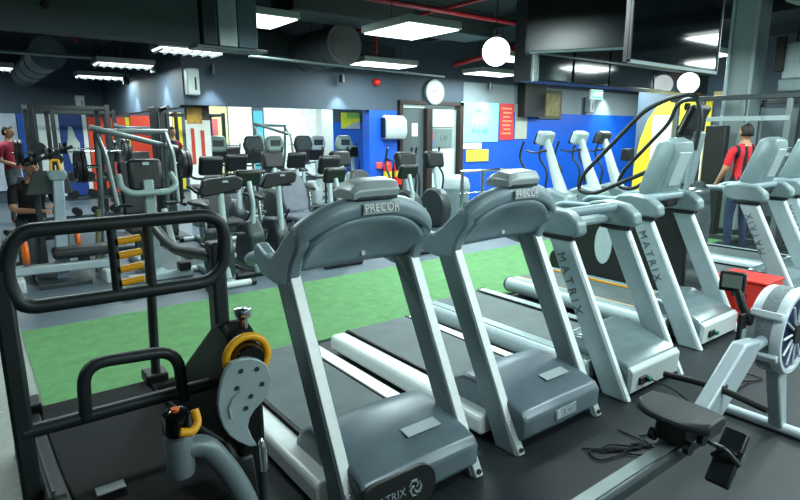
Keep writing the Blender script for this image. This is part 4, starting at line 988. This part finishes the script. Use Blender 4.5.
def dumbbell_rack(label, loc, rz, n, glabel):
    t = thing('dumbbell_rack', label, 'rack', loc, rz)
    for sx in (-1, 1): part('side_frame', MB().prism([(-.25, 0), (.25, 0), (.25, 1.0), (.1, 1.0)], sx * .8 - .03, sx * .8 + .03, 'x'), DARK_STEEL, t, .006)
    for k, (y, z) in enumerate(((-.08, .35), (.05, .62), (.16, .90))):
        part('shelf', MB().box((0, y, z), (1.6, .22, .03), RX(-12)), DARK_STEEL, t, .004)
        for i in range(n):
            a = Matrix.Rotation(R(rz), 3, 'Z') @ Vector((-.68 + 1.36 * i / (n - 1), y - .01, z + .085)) + Vector(loc)
            d = thing('dumbbell', glabel + ', %s shelf, %s from left' % (('bottom', 'middle', 'top')[k], ('first', 'second', 'third', 'fourth', 'fifth', 'sixth')[i]), 'dumbbell', a, rz, 'black dumbbells on the rack')
            part('handle', MB().tube([(0, -.06, 0), (0, .06, 0)], .014, 8), CHROME, d)
            for s in (-1, 1): part('head', MB().tube([(0, s * .055, 0), (0, s * .13, 0)], .062, 8), BLACK, d)
dumbbell_rack('three shelf dumbbell rack left of the black squat rack', (1.45, 10.2, 0), 0, 6, 'black dumbbell on the three shelf rack')

# black cable tower next to the header corner
t = thing('cable_tower', 'black cable tower in front of the red wall panels', 'strength machine', (2.47, 9.35, 0))
part('column', MB().box((0, 0, 1.02), (.22, .30, 2.04)), BLACK, t, .01)
part('guide_rod', MB().tube([(-.06, -.17, .1), (-.06, -.17, 1.95)], .012, 8), CHROME, t)
part('guide_rod', MB().tube([(.06, -.17, .1), (.06, -.17, 1.95)], .012, 8), CHROME, t)
for i in range(8): part('stack_plate', MB().box((0, -.17, .15 + i * .062), (.2, .08, .055)), DARK_STEEL, t)
part('pulley_arm', MB().tube([(0, -.1, 2.0), (0, -.5, 2.02)], .03, 10), BLACK, t)
part('foot', MB().box((0, 0, .03), (.5, .7, .06)), BLACK, t, .01)

# ================================================================ room behind the opening
slab('trim_pillar', 7.35, 7.68, 12.9, 13.2, 0, 3.7, WHITEW)
def glab(s): return s
elliptical('pale elliptical in the bright room, left of the white pillar', (4.75, 12.2, 0), 0, PALE)
elliptical('pale elliptical in the bright room, beneath the landscape print', (7.3, 11.3, 0), 0, PALE)
elliptical('pale elliptical at the middle of the bright room', (5.6, 11.9, 0), 0, PALE_D)
def round_back_bike(label, loc, col):
    t = upright_bike(label, loc, 0, shell=col, wing=False, group='bikes in the bright room')
    part('head_shell', MB().prism([(-.17, 1.28), (.17, 1.28), (.21, 1.42), (.15, 1.60), (-.15, 1.60), (-.21, 1.42)], .06, .2, 'y'), col, t, .05)
    part('head_display', MB().box((0, .055, 1.45), (.22, .012, .12)), DARK_STEEL, t, .01)
    return t
SAGE = M('sage_plastic', '#8ba096', .4, .05)
round_back_bike('sage green bike with rounded console in the bright room, left', (3.98, 11.0, 0), SAGE)
round_back_bike('sage green bike with rounded console in the bright room, centre', (5.05, 10.7, 0), SAGE)
round_back_bike('pale bike with rounded console in the bright room, right', (6.15, 10.9, 0), WHITE_P)
round_back_bike('dark bike with rounded console in the bright room, between the sage ones', (4.52, 10.5, 0), DARK_STEEL)
round_back_bike('dark bike with rounded console in the bright room, beside the pale one', (5.6, 10.5, 0), DARK_STEEL)
round_back_bike('sage green bike with rounded console in the bright room, by the blue wall', (6.65, 10.6, 0), SAGE)
lever_machine('grey lever press inside the bright room', (6.4, 13.9, 0), 0, 1.9)
squat_rack('black rack inside the bright room near the cream wall panel', (4.9, 14.8, 0))
# hanging white board with red stripes (left edge of the opening)
t = thing('display_board', 'white display board with red stripes under the header corner', 'board', (3.33, 10.2, 0))
part('panel', MB().box((0, 0, 1.12), (.42, .05, 1.5)), M('board_white', '#dfe2da', .5), t, .004)
for x, h_ in ((-.11, .62), (.06, .55)): part('red_stripe', MB().box((x, -.03, 1.42), (.06, .008, h_)), M('stripe_red', '#c8371f', .5), t)
part('picture', MB().box((-.06, -.03, 1.95), (.26, .008, .28)), M('pic_amber', '#b98b30', .5, 0, .5, 8), t)
part('leg', MB().box((-.16, 0, .19), (.03, .3, .37)), DARK_STEEL, t); part('leg', MB().box((.16, 0, .19), (.03, .3, .37)), DARK_STEEL, t)
part('top_picture', MB().box((0, 0, 2.02), (.42, .04, .3)), M('pic_dark', '#3a3424', .5, 0, .6, 10), t)

# ================================================================ cable station at the right
t = thing('cable_station', 'large cable crossover frame with black weight towers at the right', 'strength machine', (9.3, 3.4, 0)); P = wp(t)
for y in (2.55, 3.15, 3.75, 4.35, 4.75):
    P('post', MB().box((9.3, y, 1.08), (.07, .07, 2.16)), GREY_STEEL, bevel=.006)
P('top_beam', MB().box((9.3, 3.65, 2.17), (.10, 2.4, .07)), DARK_STEEL, bevel=.006)
P('cross_beam', MB().box((9.28, 3.75, 1.86), (.05, 1.25, .07)), PALE, bevel=.006)
P('cross_beam', MB().box((9.28, 3.1, 1.35), (.05, 1.2, .05)), PALE, bevel=.006)
P('base_beam', MB().box((9.3, 3.65, .04), (.10, 2.4, .08)), DARK_STEEL, bevel=.006)
for y in (2.85, 4.55, 4.1):
    P('stack_shroud', MB().box((9.34, y, .9), (.16, .30, 1.72)), BLACK, bevel=.01)
for y in (2.85, 3.45, 4.55):
    P('pulley', MB().lathe([(0, -.02), (.06, -.02), (.05, 0), (.06, .02), (0, .02)], (9.22, y, 2.06), 'y', 16), BLACK)
    P('cable', MB().tube([(9.2, y, 2.06), (9.2, y, .9)], .005, 6), GREY_STEEL)
    P('cable_grip', MB().tube([(9.2, y - .06, .88), (9.2, y + .06, .88)], .015, 8), BLACK)
P('foot_plate', MB().box((9.1, 3.65, .03), (.6, .1, .06)), DARK_STEEL, bevel=.006)
t = thing('smith_machine', 'dark smith machine frame behind the cable crossover', 'strength machine', (11.2, 3.4, 0)); P = wp(t)
for y in (2.3, 3.6, 4.6):
    P('post', MB().box((11.2, y, 1.1), (.09, .09, 2.2)), BLACK_T, bevel=.006)
    P('post', MB().box((12.0, y, 1.1), (.09, .09, 2.2)), BLACK_T, bevel=.006)
    P('depth_beam', MB().box((11.6, y, 2.18), (.9, .07, .07)), BLACK_T, bevel=.006)
P('top_beam', MB().box((11.2, 3.45, 2.18), (.08, 2.4, .08)), BLACK_T, bevel=.006)
P('guide_rail', MB().tube([(11.2, 2.5, .1), (11.2, 2.5, 2.15)], .02, 8), CHROME)
P('guide_rail', MB().tube([(11.2, 3.4, .1), (11.2, 3.4, 2.15)], .02, 8), CHROME)
P('smith_bar', MB().tube([(11.15, 2.1, 1.4), (11.15, 3.8, 1.4)], .02, 8), CHROME)
P('back_panel', MB().box((12.03, 3.4, 1.1), (.03, 2.2, 2.0)), M('grey_mesh_panel', '#59666b', .5, .3), bevel=0)

# ================================================================ PEOPLE
SKIN = M('skin_tone', '#b98a6c', .55, 0, .06, 20)
HAIR = M('black_hair', '#15110f', .6, 0, .2, 60, .3, 120)
LIP = M('lip_tone', '#8e5348', .5); EYE = M('eye_dark', '#201a18', .3)
def person(label, loc, rz, J, shirt, trousers, shoe, sleeve=.5, stripes=None, head_turn=0, scale=1.):
    """J: joint positions, figure faces -y; one continuous skinned body."""
    V = []; E_ = []; rad = []; kind = []; idx = {}
    def jn(n, p, r, k):
        idx[n] = len(V); V.append(Vector(p) * scale); rad.append((r * scale, r * scale) if not isinstance(r, tuple) else (r[0] * scale, r[1] * scale)); kind.append(k); return idx[n]
    def ed(a, b): E_.append((idx[a], idx[b]))
    jn('pelvis', J['pelvis'], (.15, .115), 't'); jn('waist', J['waist'], (.14, .105), 's'); jn('chest', J['chest'], (.165, .12), 's'); jn('ribs', J['ribs'], (.13, .10), 's')
    jn('neck', J['neck'], .055, 'k'); jn('skull', J['skull'], .055, 'k')
    for a, b in (('pelvis', 'waist'), ('waist', 'chest'), ('chest', 'ribs'), ('ribs', 'neck'), ('neck', 'skull')): ed(a, b)
    for s in 'LR':
        jn('sh' + s, J['sh' + s], .062, 's'); jn('el' + s, J['el' + s], .043, 's' if sleeve > .8 else 'k'); jn('wr' + s, J['wr' + s], .029, 'k')
        m = Vector(J['sh' + s]).lerp(Vector(J['el' + s]), max(.3, sleeve)); jn('slv' + s, m, .053, 's')
        ed('ribs', 'sh' + s); ed('sh' + s, 'slv' + s); ed('slv' + s, 'el' + s); ed('el' + s, 'wr' + s)
        w_ = Vector(J['wr' + s]); dr = (w_ - Vector(J['el' + s])).normalized()
        pal = w_ + dr * .06; jn('pm' + s, pal, (.036, .018), 'k'); ed('wr' + s, 'pm' + s)
        side = dr.cross(Vector((0, 0, 1)));  side = side.normalized() if side.length > .1 else Vector((1, 0, 0))
        dn = Vector((0, 0, -1)); dn = (dn - dr * dn.dot(dr)); dn = dn.normalized() if dn.length > .1 else Vector((0, -1, 0))
        for f, (o_, L) in enumerate(((-.027, .062), (-.009, .075), (.009, .07), (.027, .055))):
            b0 = pal + dr * .035 + side * o_; jn('f%s%da' % (s, f), b0, .0095, 'k'); jn('f%s%db' % (s, f), b0 + dr * L * .55 + dn * .008, .0085, 'k'); jn('f%s%dc' % (s, f), b0 + dr * L * .85 + dn * .03, .007, 'k')
            ed('pm' + s, 'f%s%da' % (s, f)); ed('f%s%da' % (s, f), 'f%s%db' % (s, f)); ed('f%s%db' % (s, f), 'f%s%dc' % (s, f))
        tb = w_ + dr * .03 + side * .035; jn('t%sa' % s, tb, .011, 'k'); jn('t%sb' % s, tb + dr * .04 + side * .02 + dn * .01, .009, 'k'); ed('pm' + s, 't%sa' % s); ed('t%sa' % s, 't%sb' % s)
        jn('hip' + s, J['hip' + s], (.092, .092), 't'); jn('kn' + s, J['kn' + s], .06, 't'); jn('an' + s, J['an' + s], .042, 't'); jn('to' + s, J['to' + s], (.042, .03), 'b')
        cf = Vector(J['kn' + s]).lerp(Vector(J['an' + s]), .35); jn('cf' + s, cf, .058, 't')
        hl = Vector(J['an' + s]) + Vector((0, 0, -.045)); jn('hl' + s, hl, .042, 'b')
        ed('pelvis', 'hip' + s); ed('hip' + s, 'kn' + s); ed('kn' + s, 'cf' + s); ed('cf' + s, 'an' + s); ed('an' + s, 'hl' + s); ed('hl' + s, 'to' + s)
    me = bpy.data.meshes.new('person_tmp'); me.from_pydata([tuple(v) for v in V], E_, [])
    o = bpy.data.objects.new('person_tmp', me); C.objects.link(o)
    sk = o.modifiers.new('skin', 'SKIN'); sk.use_smooth_shade = True
    for i, sv in enumerate(me.skin_vertices[0].data): sv.radius = rad[i]; sv.use_root = (i == 0)
    sb = o.modifiers.new('sub', 'SUBSURF'); sb.levels = 1
    bm = bmesh.new(); dg = bpy.context.evaluated_depsgraph_get()
    body = bpy.data.meshes.new_from_object(o.evaluated_get(dg)); bpy.data.objects.remove(o)
    bm.from_mesh(body)
    mats = [SKIN, shirt, trousers, shoe, EYE, LIP] + (stripes or [])
    seg = [(V[a], V[b], kind[b] if kind[b] != 's' or kind[a] == 's' else kind[b]) for a, b in E_]
    km = {'k': 0, 's': 1, 't': 2, 'b': 3}
    for f in bm.faces:
        c = f.calc_center_median(); best = 9; bk = 0
        for (a, b), kk in zip(E_, seg):
            A, B, d_ = V[a], V[b], V[b] - V[a]; tt = max(0, min(1, (c - A).dot(d_) / max(d_.length_squared, 1e-9)))
            q = (c - (A + d_ * tt)).length - .5 * (rad[a][0] * (1 - tt) + rad[b][0] * tt)
            if q < best: best = q; bk = km[kind[a] if tt < .5 else kind[b]]
        f.material_index = bk; f.smooth = True
        if stripes and bk == 1 and abs(c.x) < .2 * scale:
            f.material_index = 6
    hc = V[idx['skull']] + Vector((0, -.012, .075)) * scale; hr_ = Vector((.075, .095, .118)) * scale
    Rh = Matrix.Rotation(R(head_turn), 3, 'Z')
    def ell(c, r, mi, n=14, m=10, shape=None):
        vs = []
        for i in range(m + 1):
            ph = math.pi * i / m
            for j in range(n):
                th = 2 * math.pi * j / n; p = Vector((r.x * math.sin(ph) * math.cos(th), r.y * math.sin(ph) * math.sin(th), r.z * math.cos(ph)))
                if shape: p = shape(p)
                vs.append(bm.verts.new(hc + Rh @ (Vector(c) + p)))
        for i in range(m):
            for j in range(n):
                q = [vs[i*n+j], vs[i*n+(j+1) % n], vs[(i+1)*n+(j+1) % n], vs[(i+1)*n+j]]
                try:
                    f = bm.faces.new(q); f.material_index = mi; f.smooth = True
                except ValueError: pass
    def jaw(p):
        k = 1 - .32 * max(0, -p.z / hr_.z); return Vector((p.x * k, p.y * (1 - .15 * max(0, -p.z / hr_.z)), p.z))
    s_ = scale
    ell((0, 0, 0), hr_, 0, 16, 12, jaw)
    ell((0, -.096 * s_, -.015 * s_), Vector((.014, .02, .026)) * s_, 0, 8, 6)
    for s in (-1, 1):
        ell((s * .03 * s_, -.084 * s_, .012 * s_), Vector((.012, .008, .007)) * s_, 4, 8, 6)
        ell((s * .076 * s_, .005 * s_, 0), Vector((.012, .02, .032)) * s_, 0, 8, 6)
    ell((0, -.078 * s_, -.062 * s_), Vector((.024, .01, .007)) * s_, 5, 8, 6)
    bmesh.ops.remove_doubles(bm, verts=bm.verts, dist=.0004)
    body.materials.clear()
    for m in mats: body.materials.append(m)
    bm.to_mesh(body); bm.free()
    p = bpy.data.objects.new('person', body); C.objects.link(p); p.location = loc; p.rotation_euler = (0, 0, R(rz)); tag(p, label, 'person')
    hm = MB(); rows = []
    for i in range(8):
        ph = math.pi * .62 * i / 7; row = []
        for j in range(17):
            th = 2 * math.pi * j / 16; fy = math.sin(th)
            cut = min(ph, math.pi * (.30 if fy < -.3 else .62))
            row.append(hc + Rh @ Vector((hr_.x * 1.08 * math.sin(cut) * math.cos(th), hr_.y * 1.07 * math.sin(cut) * fy + .004, hr_.z * 1.08 * math.cos(cut))))
        rows.append(row)
    hm.grid(rows); part('hair', hm, HAIR, p, solid=.004)
    return p
def pose(**k):
    J = dict(pelvis=(0, 0, .95), waist=(0, .0, 1.10), chest=(0, .01, 1.28), ribs=(0, .02, 1.41), neck=(0, .01, 1.51), skull=(0, 0, 1.58),
             shL=(.19, .02, 1.43), elL=(.25, .05, 1.15), wrL=(.25, -.05, .92), shR=(-.19, .02, 1.43), elR=(-.25, .05, 1.15), wrR=(-.25, -.05, .92),
             hipL=(.09, 0, .88), knL=(.11, -.02, .49), anL=(.12, .03, .09), toL=(.14, -.15, .035), hipR=(-.09, 0, .88), knR=(-.11, -.02, .49), anR=(-.12, .03, .09), toR=(-.14, -.15, .035))
    J.update(k); return J
MAROON = M('maroon_shirt', '#8c1c33', .8, 0, .1, 20, .1, 60); TROU = M('dark_grey_trousers', '#4a565c', .8, 0, .1, 20); REDSHOE = M('red_shoes', '#c01c2c', .6)
BLK = M('black_cloth', '#17181c', .85, 0, .1, 20); REDS = M('red_shirt', '#d01f2e', .8, 0, .08, 20); STR = M('striped_red_black_shirt', '#d01f2e', .8, 0, .08, 20); BLUET = M('blue_shorts', '#22304a', .8, 0, .1, 20)
_nt = STR.node_tree; _b = _nt.nodes['Principled BSDF']; _src = _b.inputs['Base Color'].links[0].from_socket
_sx = _nt.nodes.new('ShaderNodeSeparateXYZ'); _nt.links.new(_nt.nodes['Texture Coordinate'].outputs['Object'], _sx.inputs[0])
_w = _nt.nodes.new('ShaderNodeMath'); _w.operation = 'MULTIPLY'; _w.inputs[1].default_value = 62.; _nt.links.new(_sx.outputs[0], _w.inputs[0])
_c = _nt.nodes.new('ShaderNodeMath'); _c.operation = 'COSINE'; _nt.links.new(_w.outputs[0], _c.inputs[0])
_g = _nt.nodes.new('ShaderNodeMath'); _g.operation = 'LESS_THAN'; _g.inputs[1].default_value = -.1; _nt.links.new(_c.outputs[0], _g.inputs[0])
_mx = _nt.nodes.new('ShaderNodeMix'); _mx.data_type = 'RGBA'; _mx.inputs['B'].default_value = (.008, .008, .01, 1)
_nt.links.new(_src, _mx.inputs['A']); _nt.links.new(_g.outputs[0], _mx.inputs['Factor']); _nt.links.new(_mx.outputs['Result'], _b.inputs['Base Color'])
person('man in maroon shirt and grey trousers standing at the far left', (.68, 12.6, .008), 55, pose(elL=(.24, .06, 1.16), wrL=(.08, -.17, 1.08), elR=(-.25, .06, 1.16), wrR=(-.12, -.2, 1.06)), MAROON, TROU, REDSHOE, .55, scale=1.0)
person('distant man in maroon shirt beside the black cable tower', (3.75, 13.3, .008), 20, pose(), MAROON, BLK, BLK, .55)
person('man in red and black striped shirt reaching to the right', (8.5, 3.35, 0), 150, pose(elR=(-.44, -.12, 1.38), wrR=(-.60, -.32, 1.42), shR=(-.19, -.02, 1.44), elL=(.26, .0, 1.16), wrL=(.22, -.18, .98)), REDS, BLUET, BLK, .6, [STR])
person('person in black seated behind the pale slanted mast, forearms forward', (.55, 8.05, .008), 15,
       pose(pelvis=(0, 0, .56), waist=(0, -.03, .70), chest=(0, -.08, .88), ribs=(0, -.11, 1.0), neck=(0, -.15, 1.10), skull=(0, -.19, 1.17), shL=(.19, -.11, 1.02), elL=(.24, -.2, .77), wrL=(.10, -.40, .80), shR=(-.19, -.11, 1.02), elR=(-.24, -.2, .77), wrR=(-.06, -.42, .76),
            hipL=(.10, -.02, .54), knL=(.17, -.44, .52), anL=(.18, -.40, .09), toL=(.2, -.57, .035), hipR=(-.10, -.02, .54), knR=(-.17, -.44, .52), anR=(-.18, -.40, .09), toR=(-.2, -.57, .035)), BLK, TROU, BLK, .5)
t = thing('flat_bench', 'black padded bench under the seated person', 'bench', (.55, 8.12, .008), 15)
part('pad', MB().box((0, .1, .42), (.32, .8, .09)), VINYL, t, .03)
for y in (-.15, .4): part('leg', MB().box((0, y, .19), (.08, .08, .38)), DARK_STEEL, t, .006)
for y in (-.15, .4): part('foot_bar', MB().box((0, y, .02), (.5, .08, .04)), DARK_STEEL, t, .006)
